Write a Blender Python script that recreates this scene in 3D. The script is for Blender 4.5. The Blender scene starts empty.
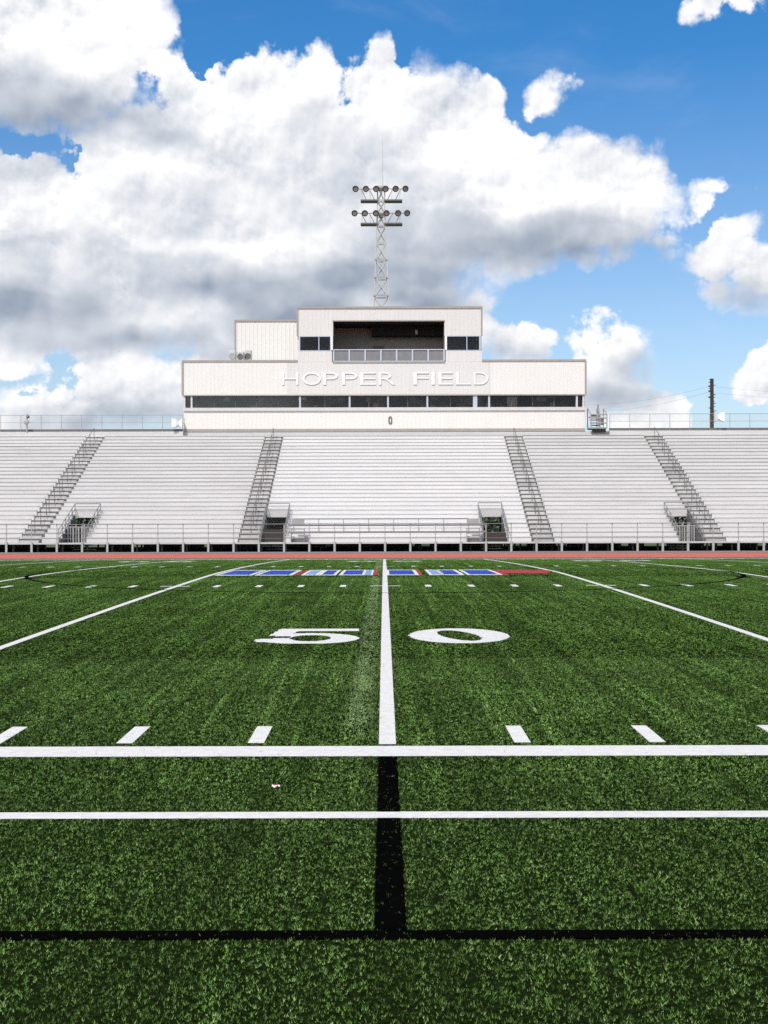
import bpy, math, random
import numpy as np
from mathutils import Vector, Matrix, Euler

C = bpy.context.scene.collection
scene = bpy.context.scene
random.seed(7)
rng = np.random.default_rng(11)
F = 1235.0          # focal length in pixels of the 1024 px tall frame
CAMZ = 1.45
def PX(px, Y): return (px - 384.0) * Y / F
def PZ(py, Y): return CAMZ + (528.0 - py) * Y / F

# ------------------------------------------------------------------ node helpers
class NT:
    def __init__(s, tree): s.t = tree
    def n(s, typ, **kw):
        nd = s.t.nodes.new(typ)
        for k, v in kw.items(): setattr(nd, k, v)
        return nd
    def put(s, sock, v):
        if v is None: return
        if isinstance(v, bpy.types.NodeSocket): s.t.links.new(v, sock)
        else: sock.default_value = v
    def m(s, op, a, b=None, c=None, clamp=False):
        nd = s.n('ShaderNodeMath', operation=op); nd.use_clamp = clamp
        s.put(nd.inputs[0], a); s.put(nd.inputs[1], b); s.put(nd.inputs[2], c)
        return nd.outputs[0]
    def vm(s, op, a, b=None, c=None):
        nd = s.n('ShaderNodeVectorMath', operation=op)
        s.put(nd.inputs[0], a); s.put(nd.inputs[1], b)
        if c is not None: s.put(nd.inputs[2], c)
        return nd.outputs['Value'] if op in ('LENGTH', 'DOT_PRODUCT') else nd.outputs[0]
    def mix(s, f, a, b, blend='MIX'):
        nd = s.n('ShaderNodeMix', data_type='RGBA', blend_type=blend)
        s.put(nd.inputs[0], f); s.put(nd.inputs[6], a); s.put(nd.inputs[7], b)
        return nd.outputs[2]
    def ramp(s, v, lo, hi, a=0.0, b=1.0, smooth=True):
        nd = s.n('ShaderNodeMapRange', interpolation_type='SMOOTHSTEP' if smooth else 'LINEAR')
        for i, q in enumerate((v, lo, hi, a, b)): s.put(nd.inputs[i], q)
        return nd.outputs[0]
    def noise(s, vec, scale, detail=4.0, rough=0.5, col=False):
        nd = s.n('ShaderNodeTexNoise')
        s.put(nd.inputs['Vector'], vec); s.put(nd.inputs['Scale'], scale)
        s.put(nd.inputs['Detail'], detail); s.put(nd.inputs['Roughness'], rough)
        return nd.outputs['Color'] if col else nd.outputs[0]

def new_mat(name):
    m = bpy.data.materials.new(name); m.use_nodes = True
    m.node_tree.nodes.clear()
    t = NT(m.node_tree)
    out = t.n('ShaderNodeOutputMaterial')
    b = t.n('ShaderNodeBsdfPrincipled')
    m.node_tree.links.new(b.outputs[0], out.inputs[0])
    return m, t, b, out

def simple(name, col, rough=0.55, metal=0.0, var=0.12, scale=1.5, stretch=(1, 1, 1), objvar=0.0, bump=0.0, dirt=None, spec=0.4):
    """Weathered paint / metal / concrete: object colour varied by world-space noise."""
    m, t, b, out = new_mat(name)
    geo = t.n('ShaderNodeNewGeometry').outputs['Position']
    v = t.vm('MULTIPLY', geo, stretch)
    n1 = t.noise(v, scale, 5.0, 0.6)
    n2 = t.noise(v, scale * 9.0, 3.0, 0.6)
    k = t.m('ADD', t.m('MULTIPLY', t.m('SUBTRACT', n1, 0.5), var * 2.2), t.m('MULTIPLY', t.m('SUBTRACT', n2, 0.5), var * 1.2))
    k = t.m('ADD', k, 1.0)
    if objvar:
        r = t.n('ShaderNodeObjectInfo').outputs['Random']
        k = t.m('MULTIPLY', k, t.ramp(r, 0, 1, 1 - objvar, 1 + objvar * 0.5, smooth=False))
    c = t.mix(1.0, (*col, 1), k, 'MULTIPLY')
    if dirt:
        msk = t.ramp(t.noise(v, scale * 2.3, 6.0, 0.7), 0.52, 0.75)
        c = t.mix(t.m('MULTIPLY', msk, dirt[1]), c, (*dirt[0], 1))
    t.put(b.inputs['Base Color'], c)
    t.put(b.inputs['Roughness'], rough); t.put(b.inputs['Metallic'], metal)
    t.put(b.inputs['Specular IOR Level'], spec)
    if bump:
        bn = t.n('ShaderNodeBump'); t.put(bn.inputs['Strength'], bump); t.put(bn.inputs['Distance'], 0.02)
        t.put(bn.inputs['Height'], n2); t.put(b.inputs['Normal'], bn.outputs[0])
    return m

M = {}
M['bench']   = simple('bench_white_aluminium', (0.57, 0.56, 0.548), 0.5, 0.0, 0.16, 0.8, (0.35, 1, 1), objvar=0.20, dirt=((0.42, 0.40, 0.37), 0.35))
M['riser']   = simple('riser_white_aluminium', (0.59, 0.58, 0.568), 0.55, 0.0, 0.15, 0.5, (0.3, 1, 2), dirt=((0.38, 0.36, 0.33), 0.40))
M['bench_new'] = simple('bench_bright_aluminium', (0.65, 0.64, 0.628), 0.48, 0.0, 0.10, 0.8, (0.35, 1, 1), objvar=0.14, dirt=((0.45, 0.43, 0.40), 0.25))
M['riser_new'] = simple('riser_bright_aluminium', (0.66, 0.65, 0.638), 0.5, 0.0, 0.10, 0.5, (0.3, 1, 2), dirt=((0.42, 0.40, 0.38), 0.30))
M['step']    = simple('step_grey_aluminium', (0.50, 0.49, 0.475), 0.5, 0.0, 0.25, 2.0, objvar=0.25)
M['galv']    = simple('galvanised_steel', (0.42, 0.41, 0.40), 0.45, 0.35, 0.2, 2.5)
M['galv_dark'] = simple('weathered_dark_steel', (0.16, 0.155, 0.15), 0.55, 0.3, 0.25, 2.5)
M['rail_grey'] = simple('weathered_rail_steel', (0.25, 0.245, 0.24), 0.5, 0.2, 0.2, 2.5)
M['post']    = simple('post_grey_paint', (0.43, 0.42, 0.405), 0.5, 0.1, 0.15, 2.0)
M['clad']    = simple('cream_ribbed_cladding', (0.775, 0.757, 0.715), 0.5, 0.0, 0.05, 0.7, (1, 1, 0.3), dirt=((0.6, 0.57, 0.52), 0.15))
M['clad_grey'] = simple('pale_grey_ribbed_cladding', (0.70, 0.685, 0.655), 0.5, 0.0, 0.05, 0.7, (1, 1, 0.3), dirt=((0.52, 0.50, 0.47), 0.2))
M['trim']    = simple('taupe_metal_trim', (0.36, 0.33, 0.30), 0.5, 0.0, 0.15, 1.5)
M['sill']    = simple('pale_sill_metal', (0.62, 0.60, 0.58), 0.5, 0.0, 0.1, 1.5)
M['mullion'] = simple('pale_blue_grey_aluminium', (0.52, 0.57, 0.64), 0.4, 0.1, 0.08, 2.0)
M['inside']  = simple('dark_brown_interior', (0.58, 0.51, 0.475), 0.8, 0.0, 0.25, 0.8)
M['balcony'] = simple('brown_balcony_paint', (0.40, 0.35, 0.325), 0.8, 0.0, 0.2, 0.8)
M['dark_panel'] = simple('dark_brown_panel', (0.045, 0.036, 0.033), 0.7, 0.0, 0.2, 2.0)
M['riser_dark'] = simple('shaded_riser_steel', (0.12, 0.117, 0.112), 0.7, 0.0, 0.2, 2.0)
M['railpanel'] = simple('grey_mesh_panel', (0.21, 0.21, 0.215), 0.6, 0.0, 0.2, 3.0)
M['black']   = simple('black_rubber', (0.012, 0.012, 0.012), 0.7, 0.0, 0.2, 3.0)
M['letter']  = simple('white_letter_enamel', (0.86, 0.86, 0.85), 0.45, 0.0, 0.03, 2.0)
M['plastic'] = simple('white_loudspeaker_plastic', (0.84, 0.84, 0.84), 0.45, 0.0, 0.05, 3.0)
M['lampgrey'] = simple('dark_grey_lamp_housing', (0.15, 0.145, 0.14), 0.4, 0.3, 0.2, 6.0)
M['tower']   = simple('tower_galvanised_steel', (0.52, 0.50, 0.47), 0.5, 0.1, 0.15, 1.0)
M['wood']    = simple('creosoted_wood', (0.055, 0.042, 0.034), 0.85, 0.0, 0.5, 6.0, (1, 1, 0.2), bump=0.4)
M['unit']    = simple('rooftop_unit_grey', (0.55, 0.54, 0.52), 0.5, 0.0, 0.15, 4.0)
M['concrete'] = simple('grey_concrete', (0.20, 0.195, 0.185), 0.85, 0.0, 0.25, 1.2, bump=0.2, dirt=((0.16, 0.15, 0.14), 0.5))
M['track']   = simple('red_track_rubber', (0.52, 0.105, 0.065), 0.85, 0.0, 0.12, 0.8, (0.2, 1, 1), bump=0.1, spec=0.2)
M['lane']    = simple('white_lane_paint', (0.72, 0.70, 0.68), 0.7, 0.0, 0.1, 3.0)
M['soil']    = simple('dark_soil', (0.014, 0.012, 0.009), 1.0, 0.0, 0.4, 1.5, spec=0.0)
M['red_ink'] = simple('red_print', (0.55, 0.03, 0.03), 0.5, 0.0, 0.1, 30.0)
M['paper']   = simple('white_wrapper', (0.8, 0.8, 0.78), 0.4, 0.0, 0.08, 30.0)

# lamp lens
m, t, b, out = new_mat('lamp_lens_glass')
t.put(b.inputs['Base Color'], (0.36, 0.35, 0.34, 1)); t.put(b.inputs['Roughness'], 0.25); t.put(b.inputs['Metallic'], 0.4)
M['lens'] = m
# window glass : tinted see-through with a mirror sheen
def glass(name, tint, refl):
    m, t, b, out = new_mat(name)
    m.node_tree.nodes.remove(b)
    tr = t.n('ShaderNodeBsdfTransparent'); tr.inputs[0].default_value = (*tint, 1)
    gl = t.n('ShaderNodeBsdfGlossy'); gl.inputs['Roughness'].default_value = 0.03
    fr = t.n('ShaderNodeFresnel'); fr.inputs[0].default_value = 1.5
    geo = t.n('ShaderNodeNewGeometry').outputs['Position']
    f = t.m('ADD', fr.outputs[0], refl)
    mx = t.n('ShaderNodeMixShader'); t.put(mx.inputs[0], f)
    m.node_tree.links.new(tr.outputs[0], mx.inputs[1]); m.node_tree.links.new(gl.outputs[0], mx.inputs[2])
    m.node_tree.links.new(mx.outputs[0], out.inputs[0])
    return m
M['glass'] = glass('tinted_window_glass', (0.86, 0.84, 0.82), 0.008)
# chain link: a see-through woven sheet
m, t, b, out = new_mat('chain_link_wire')
t.put(b.inputs['Base Color'], (0.45, 0.45, 0.45, 1)); t.put(b.inputs['Metallic'], 0.4); t.put(b.inputs['Roughness'], 0.5)
M['chain'] = m

# artificial turf fibres; tint is stored per fibre, patches and nap streaks follow the ground
def turf_material(name, dark, mid, light, grass=False):
    m, t, b, out = new_mat(name)
    a = t.n('ShaderNodeAttribute', attribute_name='tint').outputs['Fac']
    geo = t.n('ShaderNodeNewGeometry').outputs['Position']
    c = t.mix(t.ramp(a, 0.0, 0.55), (*dark, 1), (*mid, 1))
    c = t.mix(t.ramp(a, 0.55, 1.0), c, (*light, 1))
    if grass:
        patch = t.noise(geo, 0.55, 4.0, 0.6)
        nap = t.noise(t.vm('MULTIPLY', geo, (4.0, 0.10, 0.3)), 1.0, 5.0, 0.7)
        fine = t.noise(geo, 16.0, 3.0, 0.6)
        thin = t.noise(t.vm('MULTIPLY', geo, (11.0, 0.16, 0.3)), 1.0, 4.0, 0.6)
        k = t.m('ADD', t.ramp(patch, 0.3, 0.7, 0.78, 1.22), t.m('MULTIPLY', t.m('SUBTRACT', nap, 0.5), 2.3))
        k = t.m('MULTIPLY', k, t.ramp(fine, 0.32, 0.68, 0.62, 1.32))
        k = t.m('ADD', k, t.ramp(thin, 0.50, 0.76, 0.0, 1.1))
        c = t.mix(1.0, c, k, 'MULTIPLY')
        # worn pale strip left of the fifty line (an old scraped-off line)
        sx = t.n('ShaderNodeSeparateXYZ'); t.put(sx.inputs[0], geo)
        d = t.m('ABSOLUTE', t.m('ADD', sx.outputs[0], 0.215))
        strip = t.m('MULTIPLY', t.ramp(d, 0.03, 0.15, 1, 0), t.ramp(t.noise(geo, 5.0, 4.0, 0.7), 0.30, 0.60))
        strip = t.m('MULTIPLY', strip, t.ramp(sx.outputs[1], 8.4, 9.0))
        c = t.mix(t.m('MULTIPLY', strip, 0.58), c, (0.52, 0.68, 0.32, 1))
    else:
        fine = t.noise(geo, 14.0, 3.0, 0.6)
        c = t.mix(1.0, c, t.ramp(fine, 0.3, 0.7, 0.92, 1.05), 'MULTIPLY')
    t.put(b.inputs['Base Color'], c); t.put(b.inputs['Roughness'], 0.5); t.put(b.inputs['Specular IOR Level'], 0.06)
    if 'black' in name:
        df = t.n('ShaderNodeBsdfDiffuse'); t.put(df.inputs[0], c)
        m.node_tree.links.new(df.outputs[0], out.inputs[0]); return m
    tl = t.n('ShaderNodeBsdfTranslucent'); t.put(tl.inputs[0], c)
    mx = t.n('ShaderNodeMixShader'); mx.inputs[0].default_value = 0.25
    m.node_tree.links.new(b.outputs[0], mx.inputs[1]); m.node_tree.links.new(tl.outputs[0], mx.inputs[2])
    m.node_tree.links.new(mx.outputs[0], out.inputs[0])
    return m
M['turf'] = turf_material('green_turf_fibre', (0.016, 0.050, 0.006), (0.145, 0.270, 0.052), (0.40, 0.54, 0.215), True)
M['t_white'] = turf_material('white_turf_fibre', (0.74, 0.715, 0.67), (0.90, 0.87, 0.81), (0.93, 0.905, 0.85))
M['t_black'] = turf_material('black_turf_fibre', (0.001, 0.001, 0.001), (0.002, 0.002, 0.002), (0.010, 0.012, 0.009))
M['t_blue'] = turf_material('blue_turf_fibre', (0.003, 0.035, 0.30), (0.006, 0.075, 0.50), (0.02, 0.12, 0.60))
M['t_pale'] = turf_material('pale_blue_turf_fibre', (0.15, 0.28, 0.6), (0.26, 0.42, 0.75), (0.4, 0.55, 0.8))
M['t_red'] = turf_material('red_turf_fibre', (0.30, 0.02, 0.02), (0.46, 0.04, 0.04), (0.55, 0.10, 0.09))

# bed of rubber crumb under the fibres
m, t, b, out = new_mat('turf_backing')
geo = t.n('ShaderNodeNewGeometry').outputs['Position']
sx = t.n('ShaderNodeSeparateXYZ'); t.put(sx.inputs[0], geo)
c = t.mix(t.ramp(t.noise(geo, 40.0, 4.0, 0.7), 0.35, 0.7), (0.004, 0.007, 0.002, 1), (0.014, 0.024, 0.006, 1))
t.put(b.inputs['Base Color'], c); t.put(b.inputs['Roughness'], 0.9); t.put(b.inputs['Specular IOR Level'], 0.0)
M['backing'] = m
m, t, b, out = new_mat('rough_grass_ground')
geo = t.n('ShaderNodeNewGeometry').outputs['Position']
c = t.mix(t.ramp(t.noise(geo, 0.15, 6.0, 0.65), 0.35, 0.65), (0.05, 0.085, 0.025, 1), (0.10, 0.115, 0.045, 1))
t.put(b.inputs['Base Color'], c); t.put(b.inputs['Roughness'], 0.9)
M['ground'] = m
m, t, b, out = new_mat('tree_leaf')
geo = t.n('ShaderNodeNewGeometry').outputs['Position']
c = t.mix(t.ramp(t.noise(geo, 0.9, 4.0, 0.6), 0.3, 0.7), (0.03, 0.06, 0.018, 1), (0.075, 0.12, 0.045, 1))
t.put(b.inputs['Base Color'], c); t.put(b.inputs['Roughness'], 0.6)
M['leaf'] = m

# ------------------------------------------------------------------ mesh helpers
class MB:
    def __init__(s): s.v = []; s.f = []
    def box(s, x0, x1, y0, y1, z0, z1):
        n = len(s.v)
        s.v += [(x0, y0, z0), (x1, y0, z0), (x1, y1, z0), (x0, y1, z0), (x0, y0, z1), (x1, y0, z1), (x1, y1, z1), (x0, y1, z1)]
        s.f += [tuple(n + i for i in q) for q in ((0, 3, 2, 1), (4, 5, 6, 7), (0, 1, 5, 4), (1, 2, 6, 5), (2, 3, 7, 6), (3, 0, 4, 7))]
        return s
    def bar(s, a, b, r, k=6, r2=None):
        a = Vector(a); b = Vector(b); d = (b - a)
        if d.length < 1e-6: return s
        d.normalize()
        up = Vector((0, 0, 1)) if abs(d.z) < 0.9 else Vector((1, 0, 0))
        u = d.cross(up).normalized(); w = d.cross(u)
        n = len(s.v); r2 = r if r2 is None else r2
        for p, rr in ((a, r), (b, r2)):
            for i in range(k):
                th = 2 * math.pi * (i + 0.5) / k
                s.v.append(tuple(p + (u * math.cos(th) + w * math.sin(th)) * rr))
        for i in range(k):
            j = (i + 1) % k
            s.f.append((n + i, n + j, n + k + j, n + k + i))
        s.f.append(tuple(n + i for i in reversed(range(k)))); s.f.append(tuple(n + k + i for i in range(k)))
        return s
    def lathe(s, origin, axis, prof, k=14):
        """prof: list of (distance along the axis, radius)."""
        o = Vector(origin); d = Vector(axis).normalized()
        up = Vector((0, 0, 1)) if abs(d.z) < 0.9 else Vector((1, 0, 0))
        u = d.cross(up).normalized(); w = d.cross(u)
        n = len(s.v)
        for (h, r) in prof:
            for i in range(k):
                th = 2 * math.pi * i / k
                s.v.append(tuple(o + d * h + (u * math.cos(th) + w * math.sin(th)) * r))
        for a in range(len(prof) - 1):
            for i in range(k):
                j = (i + 1) % k
                s.f.append((n + a * k + i, n + a * k + j, n + (a + 1) * k + j, n + (a + 1) * k + i))
        s.f.append(tuple(n + i for i in reversed(range(k))))
        e = n + (len(prof) - 1) * k
        s.f.append(tuple(e + i for i in range(k)))
        return s
    def quad(s, a, b, c, d):
        n = len(s.v); s.v += [tuple(a), tuple(b), tuple(c), tuple(d)]; s.f.append((n, n + 1, n + 2, n + 3)); return s
    def build(s, name, mat, parent=None, bevel=0.0, smooth=False):
        me = bpy.data.meshes.new(name); me.from_pydata(s.v, [], s.f); me.update()
        if smooth:
            for p in me.polygons: p.use_smooth = True
        me.materials.append(mat)
        o = bpy.data.objects.new(name, me); C.objects.link(o)
        if parent is not None:
            o.parent = parent
            o.matrix_parent_inverse = Matrix.Translation(-Vector(parent.location))
        if bevel:
            bm = o.modifiers.new('bevel', 'BEVEL'); bm.width = bevel; bm.segments = 2; bm.limit_method = 'ANGLE'
        return o

def tag(o, label, cat, group=None, kind=None):
    o['label'] = label
    if cat: o['category'] = cat
    if group: o['group'] = group
    if kind: o['kind'] = kind
    return o
def thing(name, loc, label, cat, group=None):
    o = bpy.data.objects.new(name, None); o.location = loc; o.empty_display_size = 0.3
    C.objects.link(o); tag(o, label, cat, group); return o
def struct(o, label=None):
    o['kind'] = 'structure'
    if label: o['label'] = label
    return o
def copy_tree(o, dx, label):
    """another instance: the Empty and its parts (and sub-parts), shifted along X"""
    r = o.copy(); C.objects.link(r); r.location = Vector(o.location) + Vector((dx, 0, 0)); r['label'] = label
    for ch in list(o.children):
        c = ch.copy(); C.objects.link(c); c.parent = r; c.matrix_parent_inverse = ch.matrix_parent_inverse.copy()
        for g in list(ch.children):
            d = g.copy(); C.objects.link(d); d.parent = c; d.matrix_parent_inverse = g.matrix_parent_inverse.copy()
    return r

# ------------------------------------------------------------------ field levels
SIDE0 = 8.22                    # inner edge of the near sideline
FW = 48.77                      # width of the field
MID = SIDE0 + FW / 2
def crown(y):
    y = np.asarray(y, float)
    u = np.clip(np.abs(y - MID) / (FW / 2), 0, 1)
    return 0.268 * (1 - u ** 1.45)

# ground, field bed, track, apron
struct(MB().quad((-2500, -2500, -0.06), (2500, -2500, -0.06), (2500, 2500, -0.06), (-2500, 2500, -0.06)).build('ground', M['ground']))
ys = np.concatenate([[-8.0, 0.0], np.linspace(SIDE0, SIDE0 + FW, 61), [58.4]])
mb = MB()
for y in ys:
    z = float(crown(y)); mb.v += [(-62, float(y), z), (62, float(y), z)]
for i in range(len(ys) - 1): mb.f.append((2 * i, 2 * i + 1, 2 * i + 3, 2 * i + 2))
struct(mb.build('football_field', M['backing']), 'green artificial turf football field with white and black lines')
T0, T1 = 58.44, 69.9
struct(MB().box(-90, 90, T0, T1, -0.05, 0.012).build('running_track', M['track']), 'red running track in front of the bleachers')
struct(MB().box(-90, 90, -19.0, -8.04, -0.05, 0.012).build('running_track', M['track']))
for i in range(8):
    y = T0 + 0.35 + i * 1.22
    struct(MB().quad((-90, y, 0.017), (90, y, 0.017), (90, y + 0.05, 0.017), (-90, y + 0.05, 0.017)).build('track_lane_line', M['lane']))
struct(MB().box(-90, 90, T0 - 0.035, T0 - 0.002, -0.05, 0.05).build('track_kerb', M['concrete']))
struct(MB().box(-90, 90, 69.93, 73.9, -0.05, 0.045).build('concrete_apron', M['concrete']))
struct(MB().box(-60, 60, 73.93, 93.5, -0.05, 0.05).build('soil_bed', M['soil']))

# ------------------------------------------------------------------ turf fibres and markings
def fibre_mesh(name, mat, x, y, z, w, h, lean, tint, sheet=None):
    n = len(x)
    th = rng.uniform(0, 2 * np.pi, n)
    la = rng.uniform(0, 2 * np.pi, n)
    l = lean * h * rng.uniform(0.3, 1.3, n)
    dx, dy = np.cos(th) * w / 2, np.sin(th) * w / 2
    V = np.empty((n, 3, 3), np.float32)
    V[:, 0] = np.stack([x - dx, y - dy, z], 1); V[:, 1] = np.stack([x + dx, y + dy, z], 1)
    V[:, 2] = np.stack([x + np.cos(la) * l, y + np.sin(la) * l, z + h], 1)
    V = V.reshape(-1, 3); T = np.repeat(tint, 3).astype(np.float32)
    li = np.arange(n * 3, dtype=np.int32); ls = np.arange(n, dtype=np.int32) * 3; lt = np.full(n, 3, np.int32)
    if sheet is not None and len(sheet):
        q = sheet.reshape(-1, 3).astype(np.float32); k = len(sheet)
        li = np.concatenate([li, len(V) + np.arange(k * 4, dtype=np.int32)])
        ls = np.concatenate([ls, n * 3 + np.arange(k, dtype=np.int32) * 4]); lt = np.concatenate([lt, np.full(k, 4, np.int32)])
        V = np.concatenate([V, q]); T = np.concatenate([T, np.full(k * 4, 0.5, np.float32)])
    me = bpy.data.meshes.new(name)
    me.vertices.add(len(V)); me.vertices.foreach_set('co', V.ravel())
    me.loops.add(len(li)); me.loops.foreach_set('vertex_index', li)
    me.polygons.add(len(ls)); me.polygons.foreach_set('loop_start', ls); me.polygons.foreach_set('loop_total', lt)
    at = me.attributes.new('tint', 'FLOAT', 'POINT'); at.data.foreach_set('value', T)
    me.update(calc_edges=True); me.materials.append(mat)
    o = bpy.data.objects.new(name, me); C.objects.link(o); return o

#         y0    y1   tufts/m2  fibres  width   height
LOD = [( 1.8,  7.0, 4200, 4, 0.0024, 0.0115, 0.22),
       ( 7.0, 13.0, 2600, 4, 0.0039, 0.0130, 0.20),
       (13.0, 30.0,   900, 4, 0.0070, 0.0115, 0.12),
       (30.0, 58.4,  260, 4, 0.0150, 0.0085, 0.08)]
MARKS = []      # (bbox, test) of everything painted, so that green fibres are left out there
def inside_marks(x, y):
    bad = np.zeros(len(x), bool); lot = rng.random(len(x))
    for (x0, x1, y0, y1), fn, mn in MARKS:
        i = np.nonzero((x >= x0) & (x <= x1) & (y >= y0) & (y <= y1))[0]
        if len(i): bad[i] |= (fn(x[i], y[i]) if fn else True) & ~(lot[i] < (0.15 if mn == 't_black' else 0.025))
    return bad

def marking(name, matname, bbox, fn=None, cell=0.03, label=None, lift=0.006, keep=None):
    """painted fibres plus the painted bed under them; fn(x, y) -> bool inside the bbox"""
    x0, x1, y0, y1 = bbox
    MARKS.append((bbox, fn, matname)); rag = 2.6 if matname == 't_black' else 1.3
    if fn is None:
        ny = max(1, int((y1 - y0) / 0.8)); yy = np.linspace(y0, y1, ny + 1); zz = crown(yy) + lift
        sheet = np.array([[(x0, yy[i], zz[i]), (x1, yy[i], zz[i]), (x1, yy[i + 1], zz[i + 1]), (x0, yy[i + 1], zz[i + 1])] for i in range(ny)])
    else:
        gx = np.arange(x0, x1, cell); gy = np.arange(y0, y1, cell)
        X, Y = np.meshgrid(gx, gy); X = X.ravel(); Y = Y.ravel()
        ok = fn(X + cell / 2, Y + cell / 2); X = X[ok]; Y = Y[ok]
        za = crown(Y) + lift; zb = crown(Y + cell) + lift
        sheet = np.stack([np.stack([X, Y, za], 1), np.stack([X + cell, Y, za], 1), np.stack([X + cell, Y + cell, zb], 1), np.stack([X, Y + cell, zb], 1)], 1)
    xs, yv, ws, hs = [], [], [], []
    for (a, b, dens, nf, w, h, _) in LOD:
        ya, yb = max(a, y0), min(b, y1)
        if yb <= ya: continue
        lim = 0.33 * yb + 2.2
        xa, xb = max(x0, -lim), min(x1, lim)
        if xb <= xa: continue
        n = int((xb - xa) * (yb - ya) * dens * nf * 0.9) + 6
        px = rng.uniform(xa, xb, n); py = rng.uniform(ya, yb, n)
        if fn is not None:
            ok = fn(px, py); px = px[ok]; py = py[ok]
        xs.append(px + rng.normal(0, w * rag, len(px))); yv.append(py + rng.normal(0, w * rag, len(px)))
        ws.append(np.full(len(px), w)); hs.append(h * rng.uniform(0.35, 0.7, len(px)))
    if xs:
        x, y, w, h = (np.concatenate(q) for q in (xs, yv, ws, hs))
    else:
        x = y = w = h = np.zeros(0)
    o = fibre_mesh(name, M[matname], x, y, crown(y), w, h, 0.7, rng.uniform(0, 1, len(x)), sheet)
    return struct(o, label)

YD = 0.9144
# near side: wide sideline, thin boundary, black touchline and halfway line
marking('sideline', 't_white', (-24, 24, SIDE0 - 0.40, SIDE0 - 0.035), label='wide white sideline across the near side of the field')
marking('boundary_line', 't_white', (-24, 24, 6.15, 6.29), label='thin white line nearer than the wide sideline')
marking('touchline', 't_black', (-24, 24, 4.345, 4.435), label='black line across the turf in the foreground')
marking('halfway_line', 't_black', (-0.058, 0.058, 6.285, SIDE0 - 0.41))
marking('halfway_line', 't_black', (-0.058, 0.058, 4.445, 6.155), label='black stripe running from the white lines to the black touchline')
marking('sideline', 't_white', (-60, 60, SIDE0 + FW, SIDE0 + FW + 0.41))
# yard lines
for k in range(-5, 6):
    x = k * 5 * YD * (0.962 if k < 0 else 1.0)
    marking('yard_line', 't_white', (x - 0.057, x + 0.057, SIDE0 + 0.03, SIDE0 + FW), label='fifty yard line down the middle of the field' if k == 0 else None)
HASH0, HASH1 = SIDE0 + 17.78, SIDE0 + FW - 17.78
for k in range(-24, 25):
    x = k * YD * (0.968 if k < 0 else 0.994)
    if k % 5 == 0:
        for yc in (HASH0, HASH1):
            for sg in (-1, 1):
                a, b = sorted((x + sg * 0.06, x + sg * 0.31))
                marking('hash_mark', 't_white', (a, b, yc - 0.075, yc + 0.075))
        continue
    if abs(x) < 0.33 * 9 + 2.4: marking('hash_mark', 't_white', (x - 0.055, x + 0.055, SIDE0 + 0.08, SIDE0 + 0.72))
    if abs(x) < 0.33 * 26 + 2.4: marking('hash_mark', 't_white', (x - 0.062, x + 0.062, HASH0 - 0.36, HASH0 + 0.36))
    if abs(x) < 0.33 * 40 + 2.4: marking('hash_mark', 't_white', (x - 0.062, x + 0.062, HASH1 - 0.36, HASH1 + 0.36))
    marking('hash_mark', 't_white', (x - 0.055, x + 0.055, SIDE0 + FW - 0.72, SIDE0 + FW - 0.08))

# yard numbers
def poly_in(P):
    P = np.array(P, float)
    def f(x, y):
        r = np.zeros(len(x), bool); j = len(P) - 1
        for i in range(len(P)):
            xi, yi = P[i]; xj, yj = P[j]
            c = ((yi > y) != (yj > y)) & (x < (xj - xi) * (y - yi) / (yj - yi + 1e-12) + xi)
            r ^= c; j = i
        return r
    return f
def ell(x, y, cx, cy, rx, ry): return ((x - cx) / rx) ** 2 + ((y - cy) / ry) ** 2 < 1
def five(u, v):
    top = poly_in([(0.20, 1.83), (1.24, 1.83), (1.24, 1.50), (0.45, 1.50), (0.40, 1.16), (0.12, 0.88)])(u, v)
    ring = ell(u, v, 0.62, 0.60, 0.63, 0.64) & ~ell(u, v, 0.66, 0.62, 0.25, 0.36)
    ring &= ~((u < 0.40) & (v > 0.62) & (v < 0.86)) & ~((u < 0.2) & (v > 0.5) & (v < 1.0))
    tail = poly_in([(0.0, 0.36), (0.05, 0.18), (0.42, 0.16), (0.46, 0.48), (0.06, 0.56)])(u, v)
    return top | ring | tail
def zero(u, v):
    a = math.radians(-12)
    uu = u - 0.61; vv = v - 0.915
    ur = uu * math.cos(a) - vv * math.sin(a); vr = uu * math.sin(a) + vv * math.cos(a)
    return ell(u, v, 0.61, 0.915, 0.62, 0.915) & ~ell(ur, vr, 0, 0, 0.225, 0.66)
NB = SIDE0 + 6.24
def numeral(name, fn, ox, oy, flip=False, lab=None):
    def g(x, y):
        u, v = (x - ox), (y - oy)
        if flip: u, v = 1.25 - u, 1.83 - v
        return fn(u, v)
    marking(name, 't_white', (ox - 0.02, ox + 1.28, oy, oy + 1.83), g, 0.025, lab)
numeral('yard_number', five, -1.58, NB, lab='white yard number 5 painted left of the fifty yard line')
numeral('yard_number', zero, 0.30, NB, lab='white yard number 0 painted right of the fifty yard line')
NT_ = SIDE0 + FW - 8.23
numeral('yard_number', five, 0.32, NT_, True)
numeral('yard_number', zero, -1.56, NT_, True)
for s in (-1, 1):   # far forty and thirty yard numbers
    for dd, fn in (((-1.58 if s > 0 else 0.32), five), ((0.30 if s > 0 else -1.56), zero)):
        numeral('yard_number', fn if fn is zero else five, s * 9.144 + dd, NT_, True)

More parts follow.
